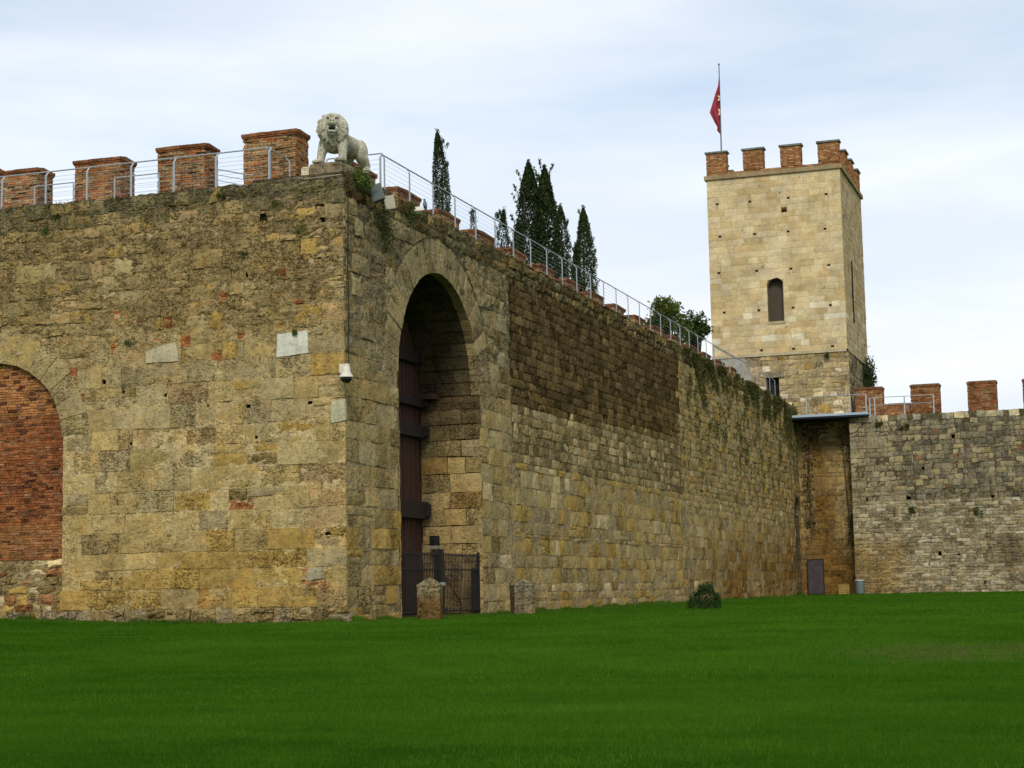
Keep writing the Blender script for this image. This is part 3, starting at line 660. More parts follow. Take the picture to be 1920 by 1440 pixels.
# ------------------------------------------------------------------ far wall on the right
RW = empty('city_wall', (15, 73, 0), 'far stone wall to the right of the tower, pale rubble below and grey blocks above', 'wall')
RH = 11.75; RLEN = 34.0
def rrect(px, py, w_, h_):
    a = pl(px - w_ / 2, py + h_ / 2, 1, 73); c = pl(px + w_ / 2, py - h_ / 2, 1, 73); o = FR_R.O[0]
    return (a[0] - o, c[0] - o, a[2], c[2])
HOL_R = [rrect(a, c_, w_ * .75, h_ * .75) for a, c_, w_, h_ in [(1626, 937, 5, 10), (1704, 934, 11, 10), (1862, 931, 6, 6), (1762, 1037, 8, 9), (1797, 1039, 7, 7), (1847, 1092, 5, 7), (1787, 818, 9, 12), (1730, 878, 7, 6), (1714, 854, 5, 5)]]
def pal_R(u, v, g):
    n = n1(u * .5, v * .12, 51)
    if v > 11.2: return vary(pick(g, [(3, (0.30, 0.28, 0.20, .8)), (3, LICH), (1, PALE)]), g, .25)
    if v > 6.05:
        if u < 3.0: tb = [(5, (0.285, 0.245, 0.150, .6)), (2, GREY)]
        else: tb = [(4, (0.235, 0.205, 0.130, .9)), (4 * n, (0.165, 0.148, 0.098, 1)), (2, GREY), (.3, (0.24, 0.12, 0.06, .8))]
    else:
        am = float(sst((4.4 - v) / 1.6) * sst((4.6 - u) / 2.2)) * (.5 + .7 * n1(u * .7, v * .7, 53)); blk = max(0, n1(u * .8, v * .35, 54) - .62) * 2.2 * (v < 3.6)
        c_ = pick(g, [(5, (0.335, 0.290, 0.180, .5)), (2, (0.42, 0.375, 0.26, .3)), (3, (0.27, 0.23, 0.14, .8))])
        return vary(lerp4(lerp4(c_, (0.27, 0.185, 0.065, .6), min(.9, am)), (0.10, 0.078, 0.04, 1), min(.7, blk)), g, .14)
    return vary(pick(g, tb), g, .16)
rng = np.random.RandomState(9)
st = lay(FR_R, 0, RLEN, courses(0.0, 6.05, 0.16, 0.25, rng), (0.22, 0.62), pal_R, rng, holes=HOL_R, face=(0.0, 0.06), rough=0.02, edge=0.02, jit=0.02, wav=0.08, nx=2, nv=2, joint=.012)
st += lay(FR_R, 0, RLEN, courses(6.05, 11.3, 0.26, 0.38, rng), (0.26, 0.66), pal_R, rng, holes=HOL_R, face=(0.0, 0.06), rough=0.02, edge=0.02, jit=0.025, wav=0.08, nx=2, nv=2, joint=.014, split=.1)
st += lay(FR_R, 0, RLEN, [11.3, 11.72], (0.3, 0.7), pal_R, rng, face=(0.02, 0.08), rough=0.03, edge=0.03, jit=0.03, nx=2, nv=2)
emit(st, RW, M_FAR, 'stone', 300, 'rubble_courses', FR_R)
us = np.arange(0, RLEN + .1, 0.1)
def cut_R(U, V):
    c_ = U < -9
    for h in HOL_R: c_ = c_ | ((U > h[0]) & (U < h[1]) & (V > h[2]) & (V < h[3]))
    return c_
core(FR_R, us, np.arange(0, RH + .01, 0.1), 0.03, lambda U, V: blend((0, (0.24, 0.20, 0.12, .7)), (5.9, (0.27, 0.235, 0.15, .7)), (6.2, (0.15, 0.13, 0.08, .9)), (11.7, (0.14, 0.13, 0.085, 1)))(V), RW, 'mortar_bed', M_MORTAR, base=-0.012, s=8, cut=cut_R, top=.1)
mb = MB(); mb.box((TX1 + .2, 73.5, -1), (TX1 + RLEN + .2, 76.2, RH - .05), k9); mb.box((TX1 + .2, 73.06, RH - .4), (TX1 + RLEN + .2, 73.5, RH - .05), k9); build('wall_body', mb, M_MORTAR, RW)
for h in HOL_R:
    o = FR_R.O[0]; mb = MB(); mb.box((h[0] + o - .05, 73.06, h[2] - .05), (h[1] + o + .05, 73.49, h[3] + .05)); mb.f = [f for i, f in enumerate(mb.f) if i != 2]
    build('putlog_hole', mb, M_SHADE, RW)

# ------------------------------------------------------------------ the tower
TW = empty('watch_tower', (-1, 80, 0), 'square pale stone tower with brick battlements and an arched window', 'tower')
TH_, TB, TDEP = 29.1, 16.6, 10.6                             # cornice height, top of old base, depth
def trect(px, py, w_, h_, yy=75.0):
    a = pl(px - w_ / 2, py + h_ / 2, 1, yy); c = pl(px + w_ / 2, py - h_ / 2, 1, yy)
    return (a[0] - TX0, c[0] - TX0, a[2], c[2])
HOL_T = []
for row in ([(1345, 383), (1406, 378), (1478, 371), (1549, 364)], [(1350, 444), (1415, 439), (1478, 434), (1547, 429)], [(1348, 512), (1419, 508), (1483, 504), (1554, 497)],
            [(1358, 586), (1423, 582), (1487, 577), (1557, 572)], [(1428, 657), (1488, 654), (1561, 649)]):
    for (a, c_) in row: HOL_T.append(trect(a, c_, 4.6, 3.6))
SQ = trect(1470, 393.5, 9, 10.5); 
WIN = trect(1454.5, 562, 27, 85); WW = (WIN[1] - WIN[0]) / 2; WCU = (WIN[0] + WIN[1]) / 2; WSP = WIN[3] - WW
DOOR = trect(1450, 729, 23, 44)
def drop_T(u, v): return v >= WSP and math.hypot(u - WCU, v - WSP) < WW + 0.01
def warp_T(u, v):
    if v >= WSP - 0.01 and v < WSP + 2:
        r_ = math.hypot(u - WCU, v - WSP)
        if r_ < WW + 0.03: k = (WW + 0.03) / max(r_, 1e-4); return WCU + (u - WCU) * k, WSP + (v - WSP) * k
    return u, v
TS1 = (0.495, 0.400, 0.236, .25); TS2 = (0.448, 0.346, 0.186, .3); TS3 = (0.52, 0.435, 0.272, .2); TS4 = (0.60, 0.55, 0.40, .1)
def pal_T(u, v, g):
    if v < 12:
        cen = 7.15 + .35 * (n1(v * .4, 2, 71) - .5); am = math.exp(-((u - cen) / (.75 + .07 * (12 - v))) ** 2) * (.55 + .6 * n1(u * .8, v * .5, 72)) + max(0, (5.0 - v) / 7)
        c_ = lerp4(pick(g, [(4, (0.285, 0.235, 0.125, .7)), (3, TAN), (1, GREY)]), (0.185, 0.108, 0.030, .8), min(.95, am))
        dk = max(0, (v - 9.6) / 2.4) * (.5 + .8 * n1(u * .7, v * .6, 73))  # shade under the deck painted into the upper stones
        return vary(lerp4(c_, (0.060, 0.050, 0.028, 1), min(.85, dk)), g, .12)
    if v < TB: return vary(pick(g, [(4, (0.36, 0.30, 0.18, .6)), (3, GREY), (2, (0.40, 0.33, 0.20, .4)), (1, (0.60, 0.55, 0.42, .1)), (.6, OCH)]), g, .12)
    if v < 20.5: return vary(pick(g, [(5, TS1), (2, TS2), (3, TS3), (1, TS4)]), g, .06)
    return vary(pick(g, [(6, TS1), (2.2, TS2), (3, TS3)]), g, .05)
rng = np.random.RandomState(21)
tw = TX1 - TX0
st = lay(FR_T, -0.02, tw + 0.02, courses(TB, TH_ + .03, 0.40, 0.47, rng), (0.55, 1.25), pal_T, rng, holes=HOL_T + [SQ, (WIN[0], WIN[1], WIN[2], WSP)], warp=warp_T, drop=drop_T, face=(0.016, 0.028), rough=0.004, edge=0.006, wav=0.0, joint=0.007, jit=0.003, nx=2, nv=2)
emit(st, TW, M_TOWER, 'ashlar_block', 300, 'ashlar_courses', FR_T)
st = lay(FR_TS, 0.0, TDEP, courses(TB, TH_ + .03, 0.40, 0.47, rng), (0.55, 1.25), lambda u, v, g: (lambda c_: (c_[0] * .82, c_[1] * .80, c_[2] * .80, .6))(pal_T(u, v, g)), rng, holes=[(3.6, 4.5, 18.9, 23.3), (2.6, 2.9, 26.0, 26.4)], face=(0.012, 0.03), rough=0.006, edge=0.008, joint=0.010, jit=0.006, nx=2, nv=2, wav=0)  # front palette scaled down, shade of the side face put into its colour
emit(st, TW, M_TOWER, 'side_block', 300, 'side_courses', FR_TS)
st = lay(FR_T, 0.0, tw + 0.1, courses(0, TB - .18, 0.26, 0.46, rng), (0.35, 0.95), pal_T, rng, holes=[DOOR], face=(0.07, 0.12), rough=0.02, edge=0.018, jit=.02, wav=.05, nx=2, nv=2, split=.15)
emit([s for s in st if s[2] > 11.5 and not (s[1] < 2.9 and s[2] > 12.6)], TW, M_STONE, 'base_stone', 300, 'base_courses', FR_T)
emit([s for s in st if s[2] <= 11.5 and s[1] > 5.0], TW, M_STONE, 'footing_stone', 300, 'footing_courses', FR_T)
st = lay(FR_TS, -0.06, TDEP, courses(9, TB - .18, 0.3, 0.46, rng), (0.4, 1.0), lambda u, v, g: vary(pick(g, [(3, (0.24, 0.215, 0.155, .95)), (2, LICH), (2, GREY)]), g, .2), rng, face=(0.06, 0.11), rough=0.02, edge=0.02, jit=.02, wav=.05, nx=2, nv=2)
emit(st, TW, M_STONE, 'base_side_stone', 300, 'base_side_courses', FR_TS)
core(FR_T, np.arange(0, tw + .01, .1), np.arange(TB - .3, TH_, .1), 0.008, const_pal((0.33, 0.265, 0.15, .4)), TW, 'joint_bed', M_TOWER, base=0.006, s=15,
     cut=lambda U, V: ((np.abs(U - WCU) < WW) & (V > WIN[2]) & (V < WSP)) | ((np.hypot(U - WCU, V - WSP) < WW) & (V >= WSP)) | ((U > SQ[0]) & (U < SQ[1]) & (V > SQ[2]) & (V < SQ[3])))
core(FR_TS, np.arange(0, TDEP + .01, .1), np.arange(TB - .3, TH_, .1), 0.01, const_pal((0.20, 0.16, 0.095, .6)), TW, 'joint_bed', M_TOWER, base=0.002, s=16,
     cut=lambda U, V: (U > 3.6) & (U < 4.5) & (V > 18.9) & (V < 23.3))
core(FR_T, np.arange(0, tw + .12, .1), np.arange(0, TB, .1), 0.03, lambda U, V: blend((0, (0.26, 0.18, 0.08, .8)), (8, (0.24, 0.19, 0.10, .8)), (12, (0.33, 0.28, 0.18, .5)), (16, (0.34, 0.29, 0.19, .7)))(V), TW, 'mortar_bed', M_MORTAR, base=0.055, s=17,
     cut=lambda U, V: (U > DOOR[0]) & (U < DOOR[1]) & (V > DOOR[2]) & (V < DOOR[3]))
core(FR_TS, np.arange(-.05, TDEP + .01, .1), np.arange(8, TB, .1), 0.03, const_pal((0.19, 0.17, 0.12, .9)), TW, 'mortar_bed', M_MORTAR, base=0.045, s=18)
mb = MB(); kt = (0.28, 0.23, 0.14, .6)
wx0, wx1 = TX0 + WIN[0] - .02, TX0 + WIN[1] + .02; dx0, dx1 = TX0 + DOOR[0], TX0 + DOOR[1]
mb.box((TX0 + .02, TY + .75, 0), (TX1 - .02, TY + TDEP, TH_ + .2), kt)
mb.box((TX0 + .02, TY + .012, DOOR[3] + .05), (wx0, TY + .75, TH_), kt); mb.box((wx1, TY + .012, DOOR[3] + .05), (TX1 - .012, TY + .75, TH_), kt)
mb.box((wx0, TY + .012, DOOR[3] + .05), (wx1, TY + .75, WIN[2]), kt); mb.box((wx0, TY + .012, WIN[3] + .1), (wx1, TY + .75, TH_), kt)
mb.box((TX0 + .02, TY + .012, 0), (dx0, TY + .75, DOOR[3] + .04), kt); mb.box((dx1, TY + .012, 0), (TX1 - .012, TY + .75, DOOR[3] + .04), kt)
build('tower_body', mb, M_TOWER, TW)
# window niche: arched head, sill, dark wooden leaf deep in
mb = MB(); n = 12
arc = [(TX0 + WCU - WW * math.cos(math.pi * k / n), WSP + WW * math.sin(math.pi * k / n)) for k in range(n + 1)]
mb.add([(x, TY - .022, z) for x, z in arc] + [(x, TY + .7, z) for x, z in arc], [(i, i + 1, n + 2 + i, n + 1 + i) for i in range(n)], (0.36, 0.29, 0.17, .3)); 
wf = build('window_arch', mb, M_TOWER, TW)
mb = MB(); mb.box((wx0 - .05, TY - .06, WIN[2] - .16), (wx1 + .05, TY + .7, WIN[2] - .01), (0.40, 0.33, 0.2, .9)); build('window_sill', mb, M_TOWER, TW)
mb = MB(); mb.box((wx0, TY + .55, WIN[2] - .01), (wx1, TY + .62, WIN[3] + .05)); build('window_shutter', mb, simple('shutter_brown', (0.060, 0.047, 0.030), .8, 0, .15, 3), TW)
mb = MB(); x0, x1 = TX0 + SQ[0] - .02, TX0 + SQ[1] + .02; mb.box((x0, TY - .002, SQ[2] - .02), (x1, TY + .0105, SQ[3] + .02), (0.045, 0.016, 0.008, .5)); mb.box((x0, TY - .012, SQ[3] - .14), (x1, TY - .003, SQ[3] + .01), (0.20, 0.07, 0.03, .5))  # shallow dark box, shade of the opening put into its colour
build('square_opening', mb, M_BRICK, TW)
mb = MB(); mb.box((dx0 - .02, TY + .35, DOOR[2] - .5), (dx1 + .02, TY + .45, DOOR[3] + .03)); build('doorway_leaf', mb, M_SHADE, TW)
mb = MB(); mb.box((dx0 - .25, TY - .15, DOOR[3] - .02), (dx1 + .3, TY + .02, DOOR[3] + .35), (0.30, 0.27, 0.2, .6)); build('door_lintel', mb, M_STONE, TW)
mb = MB(); mb.box((TX1 + .0, TY + 3.62, 18.9), (TX1 + .004, TY + 4.48, 23.3)); build('side_slit_shade', mb, M_SHADE, TW)  # thin plate painted dark for the shade inside the slit
for h in HOL_T:
    mb = MB(); mb.box((TX0 + h[0] - .01, TY - .017, h[2] - .01), (TX0 + h[1] + .01, TY + .011, h[3] + .01)); build('putlog_hole', mb, M_SHADE, TW)  # near-flush plates, the shade inside the holes painted on
# ledge of the new masonry over the old base, grey plaster on the left, cornice
mb = MB(); mb.box((TX0 - .05, TY - .16, TB - .2), (TX1 + .12, TY + .02, TB - .02), (0.46, 0.40, 0.27, .4)); mb.box((TX1 - .01, TY - .16, TB - .2), (TX1 + .14, TY + TDEP, TB - .03), (0.40, 0.34, 0.22, .6)); build('ledge', mb, M_TOWER, TW)
mb = MB(); mb.add([(TX0, TY - .1, 12.6), (TX0 + 3.0, TY - .1, 12.6), (TX0 + 2.75, TY - .1, 14.4), (TX0 + 2.3, TY - .1, 16.36), (TX0, TY - .1, 16.36), (TX0, TY, 12.6), (TX0 + 3.0, TY, 12.6), (TX0 + 2.75, TY, 14.4), (TX0 + 2.3, TY, 16.36), (TX0, TY, 16.36)],
       [(0, 1, 2, 3, 4), (0, 5, 6, 1), (1, 6, 7, 2), (2, 7, 8, 3), (3, 8, 9, 4)]); build('plaster_patch', mb, M_PLASTER, TW)
cor = (0.29, 0.225, 0.13, .7)
mb = MB(); o_ = .16; mb.box((TX0 - o_, TY - o_, TH_ + .03), (TX1 + o_, TY + .3, TH_ + .32), cor); mb.box((TX1 - .3, TY + .3, TH_ + .03), (TX1 + o_, TY + TDEP + o_, TH_ + .32), cor)
mb.box((TX0 - o_, TY + .3, TH_ + .03), (TX0 + .3, TY + TDEP + o_, TH_ + .32), cor); mb.box((TX0 + .3, TY + TDEP - .3, TH_ + .03), (TX1 - .3, TY + TDEP + o_, TH_ + .32), cor); build('cornice', mb, M_TOWER, TW)

# ------------------------------------------------------------------ brick merlons
def brick_block(mb, x0, x1, y0, y1, z0, z1, rng, c0, bl_=0.27, bh=0.075, amp=0.012, ruin=0.0):
    """brickwork on the four sides of a block: each brick a small box with a recessed joint"""
    z = z0; k = 0
    while z < z1 - 0.02:
        zb = min(z + bh, z1); sh = (k % 2) * bl_ * .5
        for side in range(4):
            a0, a1 = (x0, x1) if side < 2 else (y0, y1)
            s = a0 - sh
            while s < a1 - 0.01:
                p, q = max(s, a0), min(s + bl_, a1)
                edge_ = (p <= a0 + .01 or q >= a1 - .01)
                if q - p > 0.03 and rng.rand() > (.08 if edge_ else .025) * (1 + 2.5 * (z > z1 - .25) * edge_):
                    d = rng.uniform(-amp, amp) - (rng.rand() < ruin) * 0.02
                    c = vary(pick(rng, c0), rng, .22); g = .007
                    if side == 0: mb.box((p + g, y0 - .02 - d, z + g), (q - g, y0 + .05, zb - .004), c)
                    elif side == 1: mb.box((p + g, y1 - .05, z + g), (q - g, y1 + .02 + d, zb - .004), c)
                    elif side == 2: mb.box((x0 - .02 - d, p + g, z + g), (x0 + .05, q - g, zb - .004), c)
                    else: mb.box((x1 - .05, p + g, z + g), (x1 + .02 + d, q - g, zb - .004), c)
                s += bl_
        z += bh; k += 1
BRT = [(5, (0.285, 0.165, 0.083, .6)), (3, (0.31, 0.135, 0.058, .5)), (5, (0.31, 0.225, 0.125, .7)), (1.5, (0.19, 0.125, 0.07, 1))]
BRR = [(5, (0.265, 0.118, 0.056, .6)), (3, (0.23, 0.125, 0.06, .8)), (2, (0.18, 0.08, 0.042, .9)), (3, (.27, .19, .105, .9))]
BRTW = [(5, (0.285, 0.148, 0.072, .5)), (3, (0.25, 0.125, 0.06, .5)), (3, (0.33, 0.205, 0.11, .5))]
rng = np.random.RandomState(33)
def merlon(parent, x0, x1, y0, y1, z0, z1, tab, cap='brick', bh=0.075, bl_=0.27):
    i_ = .035; mb = MB(); mb.box((x0 + i_, y0 + i_, z0), (x1 - i_, y1 - i_, z1), (0.33, 0.26, 0.165, .6)); m_ = build('merlon', mb, M_MORTAR, parent)
    mb = MB(); brick_block(mb, x0, x1, y0, y1, z0 + .01, z1, rng, tab, bl_, bh, ruin=.06); build('brick_courses', mb, M_BRICK, m_, kind='stuff')
    mb = MB()
    if cap == 'brick':
        e = .065
        s = x0 - e                                       # a row of bricks on edge, projecting, under a mortar weathering
        mb.box((x0 - .04, y0 - .04, z1), (x1 + .04, y1 + .04, z1 + .05), (0.21, 0.095, 0.05, .8))
        n_ = max(3, int((x1 - x0 + 2 * e) / .26)); 
        for i in range(n_):
            a = x0 - e + (x1 - x0 + 2 * e) * i / n_; b_ = x0 - e + (x1 - x0 + 2 * e) * (i + 1) / n_; j = rng.uniform(-.012, .012)
            mb.box((a + .004, y0 - e + j, z1 + .052), (b_ - .004, y1 + e + j, z1 + .15 + rng.uniform(-.008, .008)), vary((0.20, 0.095, 0.047, .8), rng, .2))
        mb.add([(x0 - e + .02, y0 - e + .02, z1 + .145), (x1 + e - .02, y0 - e + .02, z1 + .145), (x1 + e - .02, y1 + e - .02, z1 + .145), (x0 - e + .02, y1 + e - .02, z1 + .145),
                (x0 + .05, (y0 + y1) / 2, z1 + .25), (x1 - .05, (y0 + y1) / 2, z1 + .25)], [(0, 1, 5, 4), (1, 2, 5), (2, 3, 4, 5), (3, 0, 4)], (0.12, 0.10, 0.07, 1))
    else:
        e = .10; mb.box((x0 - e, y0 - e, z1), (x1 + e, y1 + e, z1 + .12), (0.20, 0.21, 0.185, .9))
    build('cap', mb, M_BRICK if cap == 'brick' else M_MARBLE, m_)
    return m_
MY0, MY1 = 2.1, 2.95; MZ = HT - .06
for (a, c_, ty) in [(-12, 70, 318), (141, 225, 297), (296, 383, 272), (457, 555, 246)]:
    p = pl(a, 340, 1, MY0); q = pl(c_, 340, 1, MY0); zt = pl((a + c_) / 2, ty, 1, MY0)[2]
    merlon(LW, float(p[0]), float(q[0]), MY0, MY1, MZ, zt - .17, BRT)
for k in range(4):
    x1 = -13.4 - k * 2.45; merlon(LW, x1 - 1.35, x1, MY0, MY1, MZ, MZ + 1.95, BRT)
# battlements of the gate wall, seen end-on along its outer edge
for k, u in enumerate(np.arange(5.26, 74.0, 3.87)):
    if u > 66: break
    merlon(GW, -2.95, -2.10, float(u), float(u) + 2.0, HTG - .06, 14.22, BRT, bh=0.075 if u < 30 else 0.15, bl_=.27 if u < 30 else .5)
# far wall
for (a, c_, ty) in [(1604, 1655, 730), (1708, 1762, 724), (1815, 1869, 718), (1919, 1972, 713), (2024, 2078, 708)]:
    p = pl(a, 750, 1, 75.1); q = pl(c_, 750, 1, 75.1); zt = pl(a, ty, 1, 75.1)[2]
    merlon(RW, float(p[0]), float(q[0]), 75.1, 75.9, RH - .1, zt - .1, BRR, bh=0.1, bl_=.3)
p = pl(1657, 757, 1, 75.3); q = pl(1706, 757, 1, 75.3)
mb = MB(); brick_block(mb, float(p[0]), float(q[0]), 75.3, 75.8, RH - .1, float(p[2]), rng, BRR, .3, .1); mb.box((float(p[0]), 75.3, RH - .1), (float(q[0]), 75.8, float(p[2]) - .02), (0.235, 0.175, 0.11, .7)); build('low_parapet', mb, M_BRICK, RW)
# tower
TZ = TH_ + .32
mb = MB(); brick_block(mb, TX0, TX1, TY + .05, TY + .5, TZ, TZ + .20, rng, BRTW, .4, .1); mb.box((TX0, TY + .05, TZ), (TX1, TY + .5, TZ + .19), (0.27, 0.18, 0.1, .5)); build('parapet', mb, M_BRICK, TW)
mw = 1.42
for x0 in (TX0 + .02, TX0 + 2.63, TX0 + 5.27, TX1 - mw - .02): merlon(TW, x0, x0 + mw, TY, TY + .62, TZ + .21, TZ + 1.62, BRTW, 'slab', .11, .3)
for k, y0 in enumerate((TY + 3.0, TY + 5.9, TY + TDEP - 1.4)): merlon(TW, TX1 - .64, TX1 - .02, y0, y0 + 1.35, TZ, TZ + 1.62, BRTW, 'slab', .11, .3)
for k, y0 in enumerate((TY + 3.0, TY + 5.9, TY + TDEP - 1.4)): merlon(TW, TX0 + .02, TX0 + .64, y0, y0 + 1.35, TZ, TZ + 1.62, BRTW, 'slab', .11, .3)
mb = MB(); mb.box((TX0 + .02, TY + .6, TZ), (TX0 + .5, TY + TDEP, TZ + .2), (0.27, 0.13, 0.07, .5)); mb.box((TX1 - .5, TY + .6, TZ), (TX1 - .02, TY + TDEP, TZ + .2), (0.27, 0.13, 0.07, .5)); build('side_parapet', mb, M_BRICK, TW)

# ------------------------------------------------------------------ steel railings
def railing(name, pts, inward, label, hgt=1.15, wires=8, post_w=0.062, group='steel railings on the walls', wr=0.0042, bend=0.16, posts=None, hr=0.022):
    """posts with bent heads, a handrail and thin wires; pts = post feet"""
    root = empty(name, pts[0], label, 'railing', group); inward = Vector(inward)
    top = []
    for i, q in enumerate(pts):
        q = Vector(q); t_ = (Vector(pts[min(i + 1, len(pts) - 1)]) - Vector(pts[max(i - 1, 0)])).normalized(); a = t_ * post_w / 2; d = inward * 0.012
        h1 = q + Vector((0, 0, hgt - bend)); h2 = q + Vector((0, 0, hgt)) + inward * bend * .9
        mb = MB(); vv = []
        for c_ in (q - Vector((0, 0, .15)), h1, h2): vv += [c_ - a - d, c_ + a - d, c_ + a + d, c_ - a + d]
        fs = [(0, 1, 2, 3)[::-1], (8, 9, 10, 11)]
        for r_ in range(2):
            for k in range(4): fs.append((r_ * 4 + k, r_ * 4 + (k + 1) % 4, r_ * 4 + 4 + (k + 1) % 4, r_ * 4 + 4 + k))
        mb.add(vv, fs); build('post', mb, M_STEEL, root); top.append(h2)
    mb = MB(); mb.tube(top, hr, 6); build('handrail', mb, M_STEEL, root)
    for k in range(wires):
        z = (hgt - bend) * (k + 0.6) / wires
        mb = MB(); mb.tube([Vector(q) + Vector((0, 0, z)) for q in pts], wr, 4); build('wire', mb, M_WIRE, root)
    return root
RZ = HT - .05
pts = []
for px in (-230, -152, -74, 4, 86, 163, 246, 326, 405, 505):
    p = pl(px, 350, 1, 0.25); pts.append((float(p[0]), 0.25, RZ))
railing('railing', pts, (0, 1, 0), 'steel wire railing along the top of the near wall, in front of the brick battlements')
xe = pts[-1][0]
railing('railing', [(xe, 0.33, RZ), (xe, 1.6, RZ)], (-1, 0, 0), 'short steel railing turning back beside the large brick battlement left of the lion')
GX = -0.22
us = [float(pl(px, 360, 0, GX)[1]) for px in (713,)]
RZG = HTG - .02
gp = [(GX, 3.57 + k * 2.02, RZG) for k in range(0, 30)]
railing('railing', gp, (-1, 0, 0), 'long steel wire railing running along the top of the gate wall', post_w=0.075, hgt=1.33)
railing('railing', [(GX, 64.6, RZG), (GX, 66.5, RZG), (GX, 68.3, RZG)], (-1, 0, 0), 'short piece of steel railing on the wall in front of the tower doorway', post_w=.075, hgt=1.33)
railing('railing', [(GX - .08, 3.45, RZG), (GX - 1.9, 3.45, RZG)], (0, 1, 0), 'short steel railing directly behind the stone lion', hgt=1.33)
# guards in the gaps of the near battlement
gp = [(65, 138), (215, 298), (-85, -14)]
gl_ = ['low steel guard rail in the leftmost battlement gap', 'low steel guard rail between the second and third brick battlements', 'low steel guard rail beyond the left edge']
for (a, c_), lb in zip(gp[:2], gl_):
    p = pl(a, 350, 1, 1.75); q = pl(c_, 350, 1, 1.75)
    railing('guard_rail', [(float(p[0]), 1.75, RZ), (float(q[0]), 1.75, RZ)], (0, 1, 0), lb, hgt=1.12, wires=5, post_w=.045, bend=.02, hr=.02)
p = pl(407, 350, 1, 1.4); q = pl(459, 350, 1, 1.4)
r_ = empty('stair_rail', (float(p[0]), 1.4, RZ), 'sloping steel stair rail between the third battlement and the corner battlement', 'railing', 'steel railings on the walls')
for k in range(5):
    mb = MB(); mb.tube([(float(p[0]), 1.4, RZ + .95 - k * .17), (float(q[0]) + .1, 1.7, RZ + .72 - k * .17)], .012 if k else .02, 5); build('rail', mb, M_STEEL, r_)
mb = MB(); mb.tube([(float(p[0]), 1.4, RZ), (float(p[0]), 1.4, RZ + .95)], .03, 6); build('post', mb, M_STEEL, r_)
# far deck bridging the gap in front of the tower, with its railing
DK = empty('walkway_deck', (2.5, 73, 11.8), 'light blue steel walkway deck in front of the tower, above the brown wall', 'walkway')
mb = MB(); mb.box((-0.35, 72.3, 11.80), (5.15, 75.0, 11.95)); build('deck_edge', mb, M_DECK, DK)
mb = MB(); mb.box((-0.3, 72.36, 11.70), (5.05, 74.9, 11.798)); build('deck_underside', mb, M_NAVY, DK)
def zx(px, yy): return float(pl(px, 760, 1, yy)[0])
railing('railing', [(zx(1512, 72.5), 72.5, 11.95), (zx(1594, 72.5), 72.5, 11.95), (zx(1624, 72.5), 72.5, 11.95)], (0, 1, 0), 'steel railing on the blue deck in front of the tower', hgt=1.2, wires=0, post_w=.08, bend=.02, hr=.025)
railing('railing', [(zx(1631, 73.2), 73.2, RH - .05), (zx(1640, 73.2), 73.2, RH - .05), (zx(1696, 73.2), 73.2, RH - .05), (zx(1751, 73.2), 73.2, RH - .05)], (0, 1, 0), 'steel railing on the far wall in front of its first two brick battlements', hgt=1.25, wires=1, post_w=.08, bend=.02, hr=.025, wr=.02)
p0 = pl(1337, 648, 0, -3.2); p1 = pl(1372, 668, 0, -3.2); p2 = pl(1427, 694, 0, -3.2)
sr = empty('stair_rail', [float(q) for q in p2], 'thin steel stair rail against the tower foot, behind the wall railing', 'railing', 'steel railings on the walls')
mb = MB(); mb.tube([[float(q) for q in p0], [float(q) for q in p1], [float(q) for q in p2]], .03, 5); build('handrail', mb, M_STEEL, sr)
for q in (p0, p1, p2):
    mb = MB(); mb.tube([(float(q[0]), float(q[1]), HT - .1), [float(x) for x in q]], .035, 5); build('post', mb, M_STEEL, sr)

# ------------------------------------------------------------------ gateway: wooden door, iron fence, floodlight
GD = empty('gate_door', (-2.2, GC, 0), 'tall dark wooden door with heavy cross beams inside the arched gateway', 'door')
rng = np.random.RandomState(44)
y = GC - GR + .02
while y < GC + GR - .05:
    w_ = rng.uniform(.22, .30); y1 = min(y + w_, GC + GR - .02); yc = (y + y1) / 2
    zt = GS + math.sqrt(max(0.02, GR ** 2 - (yc - GC) ** 2)) - .12
    d = rng.uniform(-.015, .015); mb = MB(); mb.box((-2.28, y + .012, .05), (-2.18 + d, y1 - .012, zt)); build('plank', mb, M_WOOD, GD); y = y1
mb = MB(); mb.box((-2.36, GC - GR, 0), (-2.29, GC + GR, GS + 3.3)); build('backing', mb, M_BEAM, GD)
for (py, hp, out_) in [(668, 22, .22), (752, 16, .26), (806, 24, .28), (955, 33, .30)]:
    zc = float(pl(770, py, 0, -2.0)[2]); hh = hp / 57 / 2
    yy = GC + (math.sqrt(max(.1, GR ** 2 - max(0, zc - GS) ** 2)) - .06)
    mb = MB(); mb.box((-2.2, 2 * GC - yy, zc - hh), (-2.17 + out_, yy, zc + hh)); build('cross_beam', mb, M_BEAM, GD)
    mb = MB(); mb.box((-2.18 + out_, yy - .35, zc - hh * .7), (-2.05 + out_, yy - .08, zc + hh * .7)); build('beam_end', mb, M_BEAM, GD)
for sgn in (-1, 1):
    mb = MB(); mb.box((-2.2, GC + sgn * .22 - .16, .05), (-2.08, GC + sgn * .22 + .16, 10.2)); build('meeting_stile', mb, M_WOOD, GD)
sh = empty('wooden_shelf', (-1.6, GC + GR - .05, 6), 'thin wooden board sticking out beside the upper door beam', 'shelf')
zc = float(pl(790, 742, 0, -1.7)[2]); mb = MB(); mb.box((-2.15, GC + GR - .55, zc - .06), (-1.45, GC + GR - .02, zc + .12)); build('board', mb, M_WOOD, sh)
bar_me = None
